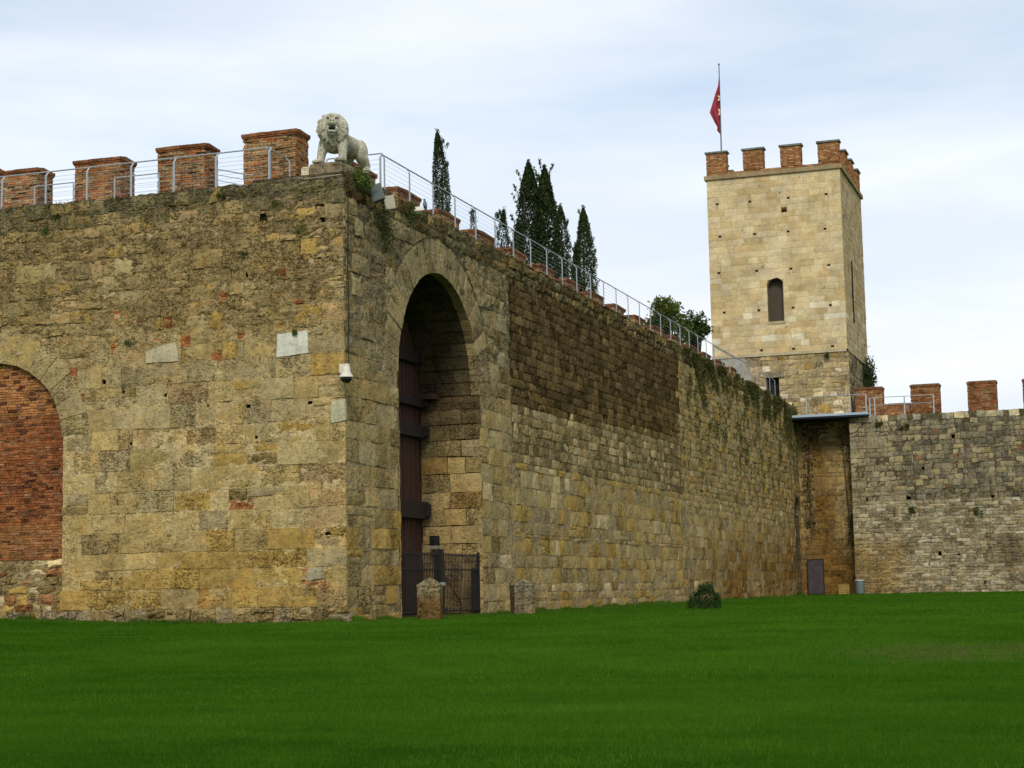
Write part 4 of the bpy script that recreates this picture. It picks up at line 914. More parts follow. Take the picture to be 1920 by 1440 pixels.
for s_, lb in ((-1, 'left leaf of the black barred iron gate across the archway'), (1, 'right leaf of the black barred iron gate across the archway')):
    y0, y1 = (GC - GR + .08, GC - .12) if s_ < 0 else (GC + .12, GC + GR - .06)
    fx = -0.12; zt = 1.98
    g = empty('iron_gate', (fx, (y0 + y1) / 2, 0), lb, 'gate', 'leaves of the iron gate')
    for z in (.14, 1.45, zt - .06):
        mb = MB(); mb.box((fx - .02, y0, z - .022), (fx + .02, y1, z + .022)); build('cross_rail', mb, M_IRON, g)
    for yy in (y0, y1):
        mb = MB(); mb.box((fx - .035, yy - .04, .0), (fx + .035, yy + .04, zt + .06)); build('stile', mb, M_IRON, g)
    nb_ = 26
    for k in range(nb_):
        yy = y0 + (y1 - y0) * (k + .5) / nb_
        if bar_me is None:
            mb = MB(); mb.tube([(0, 0, -.97), (0, 0, .97)],   .0150, 5); me = bpy.data.meshes.new('bar'); me.from_pydata(mb.v, [], mb.f); me.materials.append(M_IRON); bar_me = me
        o = bpy.data.objects.new('bar', bar_me); put(o, (fx, yy, 1.02), g)
    mb = MB(); mb.tube([(fx + .03, y0 + .1 if s_ > 0 else y1 - .1, 1.3), (fx + .03, (y0 + y1) / 2, .3)], .014, 5); build('brace', mb, M_IRON, g)
    if s_ > 0:
        mb = MB(); mb.box((fx - .06, y1 - .55, .1), (fx - .03, y1, 1.5)); build('dark_backing', mb, M_IRON, g)  # dark sheet behind the bars at the outer end of the leaf
gp_ = empty('gate_post', (-.12, GC, 0), 'thick black iron post in the middle of the barred gate', 'post')
mb = MB(); mb.box((-.2, GC - .085, 0), (-.04, GC + .085, 2.1)); build('shaft', mb, M_IRON, gp_)
mb = MB(); mb.box((-.23, GC - .11, .95), (-.01, GC + .11, 1.05)); build('lock_plate', mb, M_STEEL, gp_)
p = pl(815, 1014, 1, GC + GR - .45)
fl = empty('floodlight', [float(q) for q in p], 'small black floodlight on a pale box behind the barred gate', 'floodlight')
px_, py_, pz_ = [float(q) for q in p]
mb = MB(); mb.box((px_ - .15, py_ - .10, pz_ - .16), (px_ + .13, py_ + .12, pz_ + .17)); build('housing', mb, M_IRON, fl)
for k in range(4): 
    mb = MB(); mb.box((px_ - .12 , py_ - .125, pz_ - .12 + k * .075), (px_ + .02, py_ - .102, pz_ - .10 + k * .075)); build('cooling_fin', mb, M_IRON, fl)
mb = MB(); mb.box((px_ - .15, py_ - .12, pz_ - .27), (px_ + .14, py_ + .15, pz_ - .17), (.32, .29, .22, .4)); build('base_box', mb, M_MARBLE, fl)
mb = MB(); mb.tube([(px_, py_, pz_ - .33), (px_, py_, 0)], .05, 6); build('stand', mb, M_IRON, fl)

# ------------------------------------------------------------------ bollards
def bollard(name, px, py, wpx, hpx, ang, label, tint, cr):
    g = pl(px, py, 2, 0.0); g = [float(q) for q in g]
    k = F_PX / depth(g); s = wpx / k / 2 * .86; h = hpx / k
    root = empty(name, (g[0], g[1], 0), label, 'bollard', 'stone bollards beside the gateway')
    rg = np.random.RandomState(int(px)); mb = MB(); rings = []
    zs = [-.1, 0, .1, .25, .45, .65, .76, .80, .82, .91, 1.0]; sc_ = [1.0, 1.0, .99, .98, .985, .99, 1.0, 1.03, 1.0, .54, .05]
    n = 24; vv = []
    for z, sca in zip(zs, sc_):
        for k_ in range(n):
            a = 2 * math.pi * k_ / n + ang; c_, s_ = math.cos(2 * math.pi * k_ / n), math.sin(2 * math.pi * k_ / n)
            m_ = max(abs(c_), abs(s_)); rad = s * sca * (1 / m_) ** .95 * (1 + rg.uniform(-.014, .014))
            vv.append((g[0] + rad * math.cos(a), g[1] + rad * math.sin(a), z * h + rg.uniform(-.006, .006)))
    fs = [(i * n + k_, i * n + (k_ + 1) % n, (i + 1) * n + (k_ + 1) % n, (i + 1) * n + k_) for i in range(len(zs) - 1) for k_ in range(n)] + [tuple((len(zs) - 1) * n + k_ for k_ in range(n))]
    for i, v_ in enumerate(vv):
        zz = v_[2] / h; c0 = np.array(tint[1]) if zz > .55 + .25 * (n1(v_[0] * 4, v_[1] * 4, cr) - .5) else np.array(tint[0]); mb.v.append(v_); mb.c.append(tuple(c0))
    mb.f = fs; build('shaft', mb, M_STONE, root)
    return root
bollard('bollard', 807, 1161, 52, 78, .25, 'mossy square stone bollard with pointed top in front of the iron gate', ((0.13, 0.085, 0.034, 1), (0.22, 0.20, 0.12, 1)), 3)
bollard('bollard', 980, 1151, 46, 66, .55, 'grey stone bollard with pointed top right of the gateway', ((0.23, 0.195, 0.12, .9), (0.235, 0.22, 0.155, .9)), 7)

# ------------------------------------------------------------------ lion
PZ = 13.02
LX, LY, LS = -0.56, 0.55, 1.12
LI = empty('lion_statue', (LX, LY, PZ), 'white marble lion statue with open mouth standing on the wall corner', 'statue')
def ell(c, r, n=14, m_=10):
    vv = []; ff = []
    for j in range(m_ + 1):
        th = math.pi * j / m_
        for i in range(n):
            ph = 2 * math.pi * i / n; vv.append((c[0] + r[0] * math.sin(th) * math.cos(ph), c[1] + r[1] * math.sin(th) * math.sin(ph), c[2] + r[2] * math.cos(th)))
    for j in range(m_):
        for i in range(n): ff.append((j * n + i, (j + 1) * n + i, (j + 1) * n + (i + 1) % n, j * n + (i + 1) % n))
    return vv, ff
def caps(mb, pts, rr):
    for k in range(len(pts) - 1):
        a, b_ = Vector(pts[k]), Vector(pts[k + 1])
        for i in range(7):
            t_ = i / 6; c_ = a.lerp(b_, t_); r_ = rr[k] * (1 - t_) + rr[k + 1] * t_; mb.add(*ell(c_, (r_, r_, r_), 10, 8))
mb = MB(); HEAD = 0
mb.add(*ell((0, .04, .94), (.41, .31, .44), 20, 16)); mb.add(*ell((0, -.13, .98), (.33, .22, .36), 18, 14))
rg = np.random.RandomState(4)
for k in range(120):                                        # locks of the mane around the face
    a = rg.uniform(0, 2 * math.pi); rr_ = rg.uniform(.25, .375); q = math.sqrt(max(0, 1 - (rr_ / .46) ** 2))
    x, z = rr_ * math.cos(a), .93 + rr_ * 1.06 * math.sin(a); yv = .0 - .36 * q
    c_, s_ = math.cos(a), math.sin(a); pp = [(x - c_ * .05, yv, z - s_ * .05), (x + c_ * .05, yv + .03, z + s_ * .05 - .02)]
    caps(mb, pp, [.030, .020])
mb.add(*ell((0, -.33, 1.03), (.17, .16, .20))); mb.add(*ell((0, -.43, 1.02), (.125, .14, .105))); mb.add(*ell((0, -.53, 1.07), (.07, .05, .045)))
mb.add(*ell((0, -.36, 1.22), (.15, .12, .07))); mb.add(*ell((-.10, -.40, 1.18), (.07, .06, .035))); mb.add(*ell((.10, -.40, 1.18), (.07, .06, .035)))
mb.add(*ell((0, -.41, .79), (.12, .13, .055))); mb.add(*ell((-.115, -.42, .86), (.035, .07, .07))); mb.add(*ell((.115, -.42, .86), (.035, .07, .07)))
mb.add(*ell((0, -.40, .73), (.07, .08, .05)))
HR = Matrix.Rotation(math.radians(22), 4, 'Z') @ Matrix.Rotation(math.radians(2), 4, 'X'); HC = Vector((0, .04, .90))
def turn(v): return HC + HR @ (Vector(v) - HC)
mb.v = [tuple(turn(v)) for v in mb.v]
mb.add(*ell((0, .12, .64), (.34, .32, .31), 18, 14)); caps(mb, [(0, .2, .72), (0, .80, .72), (0, 1.35, .74)], [.32, .28, .28])
for s_ in (-1, 1):
    caps(mb, [(s_ * .25, .06, .60), (s_ * .30, -.02, .32), (s_ * .31, -.06, .08)], [.155, .12, .105]); mb.add(*ell((s_ * .31, -.17, .07), (.135, .19, .085)))
    for t_ in (-.08, 0, .08): mb.add(*ell((s_ * .31 + t_, -.31, .055), (.042, .07, .055), 8, 6))
    mb.add(*ell((s_ * .19, 1.38, .64), (.17, .30, .33))); caps(mb, [(s_ * .24, 1.42, .46), (s_ * .27, 1.58, .30), (s_ * .27, 1.50, .08)], [.15, .105, .085]); mb.add(*ell((s_ * .27, 1.40, .055), (.11, .19, .07)))
caps(mb, [(0, 1.64, .75), (.02, 1.74, .5), (.16, 1.70, .2)], [.05, .04, .05])
tmp = bpy.data.meshes.new('tmp'); tmp.from_pydata(mb.v, [], mb.f); to = bpy.data.objects.new('tmp', tmp); col.objects.link(to)
md = to.modifiers.new('r', 'REMESH'); md.mode = 'VOXEL'; md.voxel_size = 0.019; ms_ = to.modifiers.new('s', 'SMOOTH'); ms_.factor = .5; ms_.iterations = 2
dg = bpy.context.evaluated_depsgraph_get(); ev = to.evaluated_get(dg); me = bpy.data.meshes.new_from_object(ev)
col.objects.unlink(to); bpy.data.objects.remove(to)
co = np.zeros(len(me.vertices) * 3, np.float32); me.vertices.foreach_get('co', co); co = co.reshape(-1, 3)
co *= LS; me.vertices.foreach_set('co', co.ravel())
cl = np.tile(np.array([0.50, 0.465, 0.36, .85], np.float32), (len(co), 1))
at = me.color_attributes.new('tint', 'FLOAT_COLOR', 'POINT'); at.data.foreach_set('color', cl.ravel())
me.materials.clear(); me.materials.append(M_MARBLE); me.polygons.foreach_set('use_smooth', [True] * len(me.polygons))
o = bpy.data.objects.new('body', me); put(o, (LX, LY, PZ), LI)
mb = MB(); q = turn((0, -.49, .875)) * LS; mb.add(*ell((LX + q.x, LY + q.y, PZ + q.z), (.10, .07, .055))); build('mouth', mb, M_SHADE, LI, smooth=True)
for s_ in (-1, 1):
    mb = MB(); q = turn((s_ * .035, -.575, 1.062)) * LS; mb.add(*ell((LX + q.x, LY + q.y, PZ + q.z), (.02, .016, .016), 8, 6)); build('nostril', mb, M_SHADE, LI, smooth=True)
    mb = MB(); q = turn((s_ * .10, -.455, 1.13)) * LS; mb.add(*ell((LX + q.x, LY + q.y, PZ + q.z), (.034, .024, .02), 8, 6)); build('eye', mb, M_SHADE, LI, smooth=True)
# plinth slabs under the lion
PL = empty('statue_plinth', (-.7, 1.2, HT), 'grey stone slab plinth under the lion', 'plinth')
rg = np.random.RandomState(6)
for (x0, x1, y0, y1, z1, c_) in [(-1.12, -.62, .18, .95, PZ, (0.23, 0.20, 0.14, .8)), (-.60, -.10, .14, .95, PZ, (0.25, 0.22, 0.15, .7)), (-1.10, -.11, .97, 2.35, PZ, (0.24, 0.21, 0.145, .8)), (-1.36, -1.14, .16, .42, PZ - .06, (0.52, 0.49, 0.38, .2))]:
    mb = MB(); vv = [(x + rg.uniform(-.025, .025), y_ + rg.uniform(-.025, .025), z + rg.uniform(-.012, .012) * (z > HT)) for z in (HT - .15, z1 - .05) for (x, y_) in ((x0, y0), (x1, y0), (x1, y1), (x0, y1))]
    vv += [(x + (.03 if x == x0 else -.03), y_ + (.03 if y_ == y0 else -.03), z1) for (x, y_) in ((x0, y0), (x1, y0), (x1, y1), (x0, y1))]
    mb.add(vv, [(0, 1, 5, 4), (1, 2, 6, 5), (2, 3, 7, 6), (3, 0, 4, 7), (4, 5, 9, 8), (5, 6, 10, 9), (6, 7, 11, 10), (7, 4, 8, 11), (8, 9, 10, 11)], c_); build('slab', mb, M_STONE, PL)
pts = [pl(555, 332, 1, -.02), pl(572, 336, 1, -.05), pl(610, 331, 1, -.07), pl(640, 327, 1, -.08)]
mb = MB(); mb.tube([[float(x) for x in q] for q in pts], .014, 5); tag(build('cable', mb, M_LAMPW, smooth=True), 'thin pale cable draped along the wall edge below the lion', 'cable')

# ------------------------------------------------------------------ security camera, cable, spotlights, pigeon
p = [float(q) for q in pl(649, 708, 1, -.32)]
SC = empty('dome_camera', p, 'white bell-shaped security camera on the wall corner', 'camera')
mb = MB(); mb.lathe((p[0], p[1], p[2]), [(.01, .31), (.09, .31), (.115, .27), (.12, .20), (.14, .12), (.185, .06), (.205, .02), (.205, .0)], 24); build('hood', mb, M_WHITE, SC, smooth=True)
mb = MB(); mb.lathe((p[0], p[1], p[2]), [(.17, .0), (.165, -.05), (.13, -.11), (.07, -.15), (.01, -.16)], 20); build('dome', mb, M_BLACK, SC, smooth=True)
mb = MB(); mb.box((p[0] - .30, -.12, p[2] + .17), (p[0] - .02, -.02, p[2] + .42)); build('junction_box', mb, M_WHITE, SC)
mb = MB(); mb.tube([(p[0] - .10, -.1, p[2] + .36), (p[0], p[1] + .06, p[2] + .36), (p[0], p[1], p[2] + .29)], .035, 8); build('arm', mb, M_WHITE, SC)
pts = [[float(x) for x in pl(px, py, 0, .07)] for px, py in [(652, 352), (653, 420), (652, 500), (654, 580), (653, 640), (654, 678), (650, 692)]]
mb = MB(); mb.tube(pts, .014, 5); tag(build('cable', mb, M_IRON, smooth=True), 'black cable running down the wall corner to the security camera', 'cable')
def spot(px, py, wpx, hpx, xx, rot, mat, label, mat2=None):
    p = [float(q) for q in pl(px, py, 0, xx)]; k = F_PX / depth(p); w_, h_ = wpx / k, hpx / k
    root = empty('spotlight', p, label, 'spotlight', 'spotlights on the wall top')
    R = Matrix.Rotation(rot[2], 3, 'Z') @ Matrix.Rotation(rot[0], 3, 'X') @ Matrix.Rotation(rot[1], 3, 'Y')
    mb = MB(); vv = [(x * w_ / 2 * s, y_ * .09, z * h_ / 2 * s) for y_, s in ((-1, 1), (.3, .95), (1, .55)) for (x, z) in ((-1, -1), (1, -1), (1, 1), (-1, 1))]
    vv = [R @ Vector(q) + Vector(p) for q in vv]
    mb.add(vv, [(0, 1, 2, 3)] + [(r_ * 4 + i, r_ * 4 + 4 + i, r_ * 4 + 4 + (i + 1) % 4, r_ * 4 + (i + 1) % 4) for r_ in range(2) for i in range(4)] + [(11, 10, 9, 8)]); build('housing', mb, mat, root)
    mb = MB(); mb.add([R @ Vector((x * w_ * .44, -.094, z * h_ * .44)) + Vector(p) for (x, z) in ((-1, -1), (1, -1), (1, 1), (-1, 1))], [(0, 1, 2, 3)]); build('lens', mb, mat2 or mat, root)
    mb = MB(); mb.tube([Vector(p) + Vector((0, .03, -h_ * .2)), Vector(p) + Vector((-.12, .05, -h_ * .75)), Vector(p) + Vector((-xx - .02, .08, -h_ * .8))], .02, 6); build('bracket', mb, M_IRON, root)
M_LENS = simple('lens_grey', (0.10, 0.125, 0.11), .25, 0, .05, 4)
spot(708, 363, 23, 34, .28, (-.25, -.32, .1), M_LAMPG, 'dark grey-green spotlight on the wall below the lion', M_LENS)
spot(731, 381, 19, 27, .22, (-.15, -.15, .35), M_LAMPW, 'cream square spotlight hanging below the grey-green one')
spot(779, 396, 26, 12, .10, (-.7, -.1, .3), M_WHITE, 'flat white spotlight lying on the gate wall top')
p = [float(q) for q in pl(797, 392, 0, -2.15)]
PG = empty('pigeon', p, 'grey pigeon perched on a brick battlement of the gate wall', 'bird')
mb = MB(); 
for c_, r_ in [((0, 0, .16), (.075, .10, .12)), ((0, -.02, .22), (.055, .07, .09)), ((0, -.05, .33), (.036, .042, .042)), ((0, -.035, .28), (.04, .04, .06)), ((0, .09, .06), (.04, .06, .10))]: mb.add(*ell((p[0] + c_[0], p[1] + c_[1], p[2] + c_[2]), r_, 10, 8))
build('body', mb, M_PIG, PG, smooth=True)
mb = MB(); mb.tube([(p[0], p[1] - .09, p[2] + .33), (p[0], p[1] - .125, p[2] + .32)], [.012, .003], 5); build('beak', mb, M_IRON, PG)
for s_ in (-.025, .025):
    mb = MB(); mb.tube([(p[0] + s_, p[1], p[2] + .07), (p[0] + s_, p[1], p[2] - .03)], .007, 4); build('leg', mb, M_RUST, PG)

# ------------------------------------------------------------------ flag
FY = 76.0
pb = pl(1353, 300, 1, FY); pt_ = pl(1348, 121, 1, FY)
FP = empty('flagpole', [float(x) for x in pb], 'thin flagpole on the tower battlements', 'flagpole')
mb = MB(); mb.tube([[float(x) for x in pb], [float(x) for x in pt_]], [.055, .035], 8); build('pole', mb, simple('pole_grey', (.12, .14, .16), .5, .3), FP)
mb = MB(); mb.add(*ell([float(x) for x in pt_], (.06, .06, .09), 8, 6)); build('finial', mb, M_IRON, FP)
FG = empty('flag', [float(x) for x in pl(1350, 200, 1, FY)], 'limp red flag with cream cross marks on the tower', 'flag')
ed = [(140, 1348.3), (150, 1347.3), (162, 1346), (176, 1341), (190, 1337), (200, 1334), (211, 1330.5), (220, 1335), (230, 1340), (238, 1345), (245, 1344.5), (250, 1349), (254, 1352)]
def polex(py): return 1348 + (py - 121) * 5 / 179.0
vv = []; nx_ = 10
for (py, ex) in ed:
    for i in range(nx_ + 1):
        a = i / nx_; px = polex(py) * (1 - a) + ex * a; wv = .16 * math.sin(a * 9.0 + py * .03) * min(1, abs(ex - polex(py)) / 8)
        vv.append(pl(px, py, 1, FY - .06 + wv))
fs = [(j * (nx_ + 1) + i, j * (nx_ + 1) + i + 1, (j + 1) * (nx_ + 1) + i + 1, (j + 1) * (nx_ + 1) + i) for j in range(len(ed) - 1) for i in range(nx_)]
mb = MB(); mb.add(vv, fs); fo = build('cloth', mb, M_FLAG, FG, smooth=True)
for (cy, s_) in [(184, 5), (210, 6)]:
    mb = MB(); cx = polex(cy) - 1.2
    for (dx, dy) in [(0, 0), (-1.6, -s_ * .75), (-1.6, s_ * .75), (.2, -s_ * .55), (.2, s_ * .55)]:
        q = pl(cx + dx, cy + dy, 1, FY - .26); mb.add([q + np.array([a * .06, 0, c_ * .075]) for a, c_ in ((-1, 0), (0, -1), (1, 0), (0, 1))] + [q + np.array([a * .06, .02, c_ * .075]) for a, c_ in ((-1, 0), (0, -1), (1, 0), (0, 1))], [(0, 1, 2, 3), (4, 7, 6, 5), (0, 4, 5, 1), (1, 5, 6, 2), (2, 6, 7, 3), (3, 7, 4, 0)])
    build('cross_emblem', mb, M_CREAM, FG)

# ------------------------------------------------------------------ board, bin, small box at the far wall
bx0, bx1 = float(pl(1515, 1100, 1, 74.6)[0]), float(pl(1546, 1100, 1, 74.6)[0])
PB = empty('notice_board', ((bx0 + bx1) / 2, 74.6, 0), 'plain dark grey upright board against the brown wall beside the gate wall end', 'board')
mb = MB(); mb.box((bx0 + .04, 74.58, .05), (bx1 - .04, 74.64, 2.33)); build('panel', mb, M_PANEL, PB)
for (a, c_, d, e) in [(bx0, bx0 + .05, 0, 2.38), (bx1 - .05, bx1, 0, 2.38), (bx0 + .05, bx1 - .05, 2.33, 2.38)]:
    mb = MB(); mb.box((a, 74.56, d), (c_, 74.66, e)); build('frame', mb, M_IRON, PB)
q = float(pl(1612, 1100, 1, 72.4)[0])
LB = empty('litter_bin', (q, 72.4, 0), 'round grey litter bin at the foot of the far wall', 'bin')
mb = MB(); mb.lathe((q, 72.4, .02), [(.28, 0), (.30, .05), (.31, .78), (.315, .80)], 20); build('drum', mb, M_BIN, LB, smooth=True)
mb = MB(); mb.lathe((q, 72.4, .80), [(.335, .02), (.335, .09), (.30, .13), (.16, .16)], 20); build('rim', mb, M_STEEL, LB, smooth=True)
q = float(pl(1583, 1100, 1, 74.5)[0])
mb = MB(); mb.box((q - .36, 74.3, 0), (q + .36, 74.85, .66), (0.33, 0.25, 0.09, .6)); mb2 = build('stone_block', mb, M_STONE); tag(mb2, 'ochre stone block at the foot of the brown wall left of the bin', 'stone block')

# ------------------------------------------------------------------ plants
def leafcloud(pts, size, rg, tint, up=0.0, aspect=2.2):
    """one small folded-free leaf face per point, random facing; returns V, F, C arrays"""
    n = len(pts); pts = np.asarray(pts)
    d = rg.normal(size=(n, 3)); d[:, 2] = d[:, 2] * (1 - up) + up * 2.0; d /= np.linalg.norm(d, axis=1)[:, None]
    e = np.cross(d, rg.normal(size=(n, 3))); e /= np.linalg.norm(e, axis=1)[:, None] + 1e-9
    s = size * rg.uniform(.6, 1.35, (n, 1)); a = d * s; b_ = e * s / aspect
    V = np.stack([pts - a * .5, pts + b_ * .5, pts + a * .5, pts - b_ * .5], 1).reshape(-1, 3)
    F = np.arange(n * 4).reshape(-1, 4)
    C = np.repeat(np.concatenate([np.asarray(tint), np.ones((n, 1))], 1), 4, 0)
    return V, F, C
def tints(n, base, rg, var=.35, yel=.2):
    k = 1 + rg.uniform(-var, var, (n, 1)); t_ = np.array(base)[None] * k; t_[:, 0] *= 1 + rg.uniform(-yel, yel * 2, n); return np.clip(t_, .002, 1)
def shrub(name, centre, rad, n, size, base, rg, label, cat='plant', group=None, droop=0.0, stem=True, up=0.2, parent=None):
    root = empty(name, centre, label, cat, group); c_ = np.array(centre)
    cl = rg.normal(size=(max(4, n // 40), 3)) * .45; cl = np.clip(cl, -1, 1)
    pts = cl[rg.randint(0, len(cl), n)] + rg.normal(size=(n, 3)) * .24
    pts *= np.array(rad); pts[:, 2] -= droop * np.abs(rg.normal(size=n)) * rad[2]
    V, F, C = leafcloud(pts + c_, size, rg, tints(n, base, rg), up); build_np('foliage', V, F, M_LEAF, root, C)
    if stem:
        mb = MB()
        for k in range(3):
            q = cl[k % len(cl)] * np.array(rad); mb.tube([c_ - np.array([0, 0, rad[2] * .9]), c_ + q * .5, c_ + q], [size * .14, size * .1, size * .04], 4)
        build('stem', mb, M_BARK, root)
    return root
rg = np.random.RandomState(71)
G1 = (0.055, 0.095, 0.018)
for (px, py, w_, lb) in [(517, 382, 11, 'small green tuft high on the near wall below the corner battlement'), (561, 429, 13, 'small green tuft on the near wall just below the round hole'),
                         (457, 476, 11, 'dark leafy tuft on the near wall left of the corner'), (86, 430, 12, 'grassy tuft near the top of the wall at far left'),
                         (100, 402, 10, 'small tuft under the railing at far left'), (242, 640, 11, 'small fern on the wall above the bricked arch'),
                         (554, 622, 7, 'tiny sprig above the white marble block'), (416, 364, 9, 'little weed on the wall top below the third battlement')]:
    p = [float(x) for x in pl(px, py, 1, -.10)]; r_ = w_ / 66
    shrub('wall_plant', p, (r_, .10, r_ * .8), 150, .055, G1, rg, lb, group='tufts on the near wall', droop=.4, stem=True)
p = [float(x) for x in pl(680, 338, 0, .10)]; shrub('wall_shrub', p, (.16, .55, .30), 700, .09, (0.10, 0.15, 0.035), rg, 'bright green shrub spilling over the wall corner below the lion', group='shrubs on the gate wall', droop=.4)
p = [float(x) for x in pl(722, 415, 0, .12)]; shrub('wall_shrub', p, (.14, .75, .62), 900, .085, (0.075, 0.085, 0.025), rg, 'straggly brownish shrub under the spotlights', group='shrubs on the gate wall', droop=.5)
p = [float(x) for x in pl(770, 392, 0, .08)]; shrub('wall_shrub', p, (.12, .35, .30), 260, .08, (0.065, 0.10, 0.022), rg, 'small green shrub beside the flat white spotlight', group='shrubs on the gate wall', droop=.4)
# ground shrub on the lawn and dry grass by the bollard
p = [float(x) for x in pl(1321, 1143, 2, 0)]
BU = empty('lawn_bush', (p[0], p[1], 0), 'dark green bush standing alone on the lawn', 'bush')
n = 5200; q = rg.normal(size=(n, 3)); q /= np.linalg.norm(q, axis=1)[:, None]; q *= (rg.uniform(.35, 1, (n, 1)) ** .4)
q[:, 2] = np.abs(q[:, 2]); lump = 1 + .30 * (fbm(q[:, 0] * 3 + 5, q[:, 2] * 3 + q[:, 1] * 2, 3, 2) - .5) * 2
q = q * lump[:, None] * np.array([.60, .60, .84]); q[:, 0] += .17 * q[:, 2]
q[:, :2] *= np.where(q[:, 2] > .5, .80, 1.0)[:, None]
V, F, C = leafcloud(q + np.array([p[0], p[1], .05]), .055, rg, tints(n, (0.030, 0.060, 0.016), rg, .55), .2); build_np('foliage', V, F, M_LEAF, BU, C)
mb = MB()
for k in range(5): a = k * 1.3; mb.tube([(p[0], p[1], 0), (p[0] + .2 * math.cos(a), p[1] + .2 * math.sin(a), .4)], [.025, .012], 5)
build('stem', mb, M_BARK, BU)
p = [float(x) for x in pl(992, 1150, 2, 0)]
n = 260; V, F, C = leafcloud(np.stack([p[0] + rg.normal(size=n) * .16, p[1] - .25 + rg.normal(size=n) * .14, np.abs(rg.normal(size=n)) * .16 + .05], -1), .22, rg, tints(n, (0.25, 0.17, 0.05), rg, .3), .75, 9)
tag(build_np('dry_grass_tuft', V, F, M_LEAF, None, C), 'dry yellow grass tuft at the foot of the right-hand bollard', 'plant')
# growth hanging from the far part of the gate wall, and scattered weeds: nobody could count it
n = 15000; u = 41 + 33 * rg.rand(n) ** .9; h = fbm(u * .55, u * 0, 61, 3); L_ = np.clip((h - .34) * 6.5, .15, 2.6)
z = 12.74 - rg.rand(n) ** 1.3 * L_ + rg.normal(size=n) * .05; keep = fbm(u * 1.3, z * .7, 66, 2) > .44
u, z = u[keep], z[keep]; n = len(u)
V, F, C = leafcloud(np.stack([.06 + np.abs(rg.normal(size=n)) * .05, u, z], -1), .15, rg, tints(n, (0.072, 0.078, 0.024), rg, .45), .0)
V2 = []
n2 = 1100; u2 = 41 + 33 * rg.rand(n2); z2 = 12.2 - 5.0 * rg.rand(n2) ** 1.7; cl = fbm(u2 * 1.6, z2 * 1.1, 90, 2) > .60; u2, z2 = u2[cl], z2[cl]
pts = np.repeat(np.stack([np.full(len(u2), .09), u2, z2], -1), 12, 0) + rg.normal(size=(len(u2) * 12, 3)) * np.array([.03, .12, .16])
Vb, Fb, Cb = leafcloud(pts, .13, rg, tints(len(pts), (0.070, 0.085, 0.024), rg, .4))
tag(build_np('hanging_wall_growth', np.concatenate([V, Vb]), np.concatenate([F, Fb + len(V)]), M_LEAF, None, np.concatenate([C, Cb])), 'olive green growth hanging from the far part of the gate wall', 'plants', kind='stuff')
n = 5200; u = 0.3 + 41 * rg.rand(n); keep = fbm(u * 1.1, u * 0, 64, 3) > .50; u = u[keep]; n = len(u)
V, F, C = leafcloud(np.stack([.06 + np.abs(rg.normal(size=n)) * .05 - .25 * rg.rand(n), u, 12.72 - np.abs(rg.normal(size=n)) * .16 + .06], -1), .085, rg, tints(n, (0.075, 0.085, 0.03), rg, .45), .3)
x = -.3 - 14 * rg.rand(3000); kp = fbm(x * 1.1, x * 0, 67, 3) > .53; x = x[kp]; m_ = len(x)
Vb, Fb, Cb = leafcloud(np.stack([x, -.06 - np.abs(rg.normal(size=m_)) * .04 + .25 * rg.rand(m_), 12.60 - np.abs(rg.normal(size=m_)) * .18 + .04], -1), .065, rg, tints(m_, (0.07, 0.08, 0.03), rg, .45), .3)
tag(build_np('wall_top_weeds', np.concatenate([V, Vb]), np.concatenate([F, Fb + len(V)]), M_LEAF, None, np.concatenate([C, Cb])), 'low weeds and moss along the wall tops', 'plants', kind='stuff')
# ivy: on the tower side, under the deck, on the far wall
def ivy(name, cents, n, size, spread, base, label):
    pts = []
    for c_ in cents: pts.append(np.array(c_)[None] + rg.normal(size=(n // len(cents), 3)) * np.array(spread))
    pts = np.concatenate(pts); V, F, C = leafcloud(pts, size, rg, tints(len(pts), base, rg, .45)); 
    root = empty(name, [float(x) for x in cents[-1]], label, 'ivy'); build_np('foliage', V, F, M_LEAF, root, C)
    mb = MB(); c0 = np.array(cents[0]); c1 = np.array(cents[-1]); mb.tube([c1 - [0, 0, .3], (c0 + c1) / 2, c0], [.04, .03, .02], 5); build('stem', mb, M_BARK, root)
ivy('ivy', [pl(1629, y_, 0, TX1 + .35) for y_ in (690, 700, 712, 722)], 1600, .20, (.22, .8, .45), (0.045, 0.065, 0.024), 'ivy clump on the right side of the tower base')
ivy('ivy', [pl(px, y_, 1, 74.82) for px, y_ in ((1515, 800), (1517, 830), (1516, 870), (1515, 905), (1518, 945), (1520, 980))], 620, .16, (.24, .06, .45), (0.030, 0.042, 0.016), 'dark ivy in the corner under the blue deck')
ivy('ivy', [pl(px, y_, 1, 74.7) for px, y_ in ((1578, 815), (1592, 850), (1596, 900), (1594, 980), (1596, 1010))], 480, .15, (.16, .06, .45), (0.040, 0.060, 0.020), 'trailing ivy along the seam between tower and far wall')
for (px, py, lb) in [(1698, 800, 'small tuft high on the far wall'), (1712, 952, 'green tuft on the pale rubble of the far wall'), (1834, 955, 'hanging weed under the dark stain on the far wall'), (1650, 792, 'tuft at the end of the blue deck'), (1552, 664, 'small tuft on the tower ledge')]:
    p = [float(x) for x in pl(px, py, 1, 72.9 if px > 1600 else 74.7)]; shrub('wall_plant', p, (.28, .10, .30), 130, .13, (0.05, 0.075, 0.02), rg, lb, group='tufts on the far wall and tower', droop=.4)

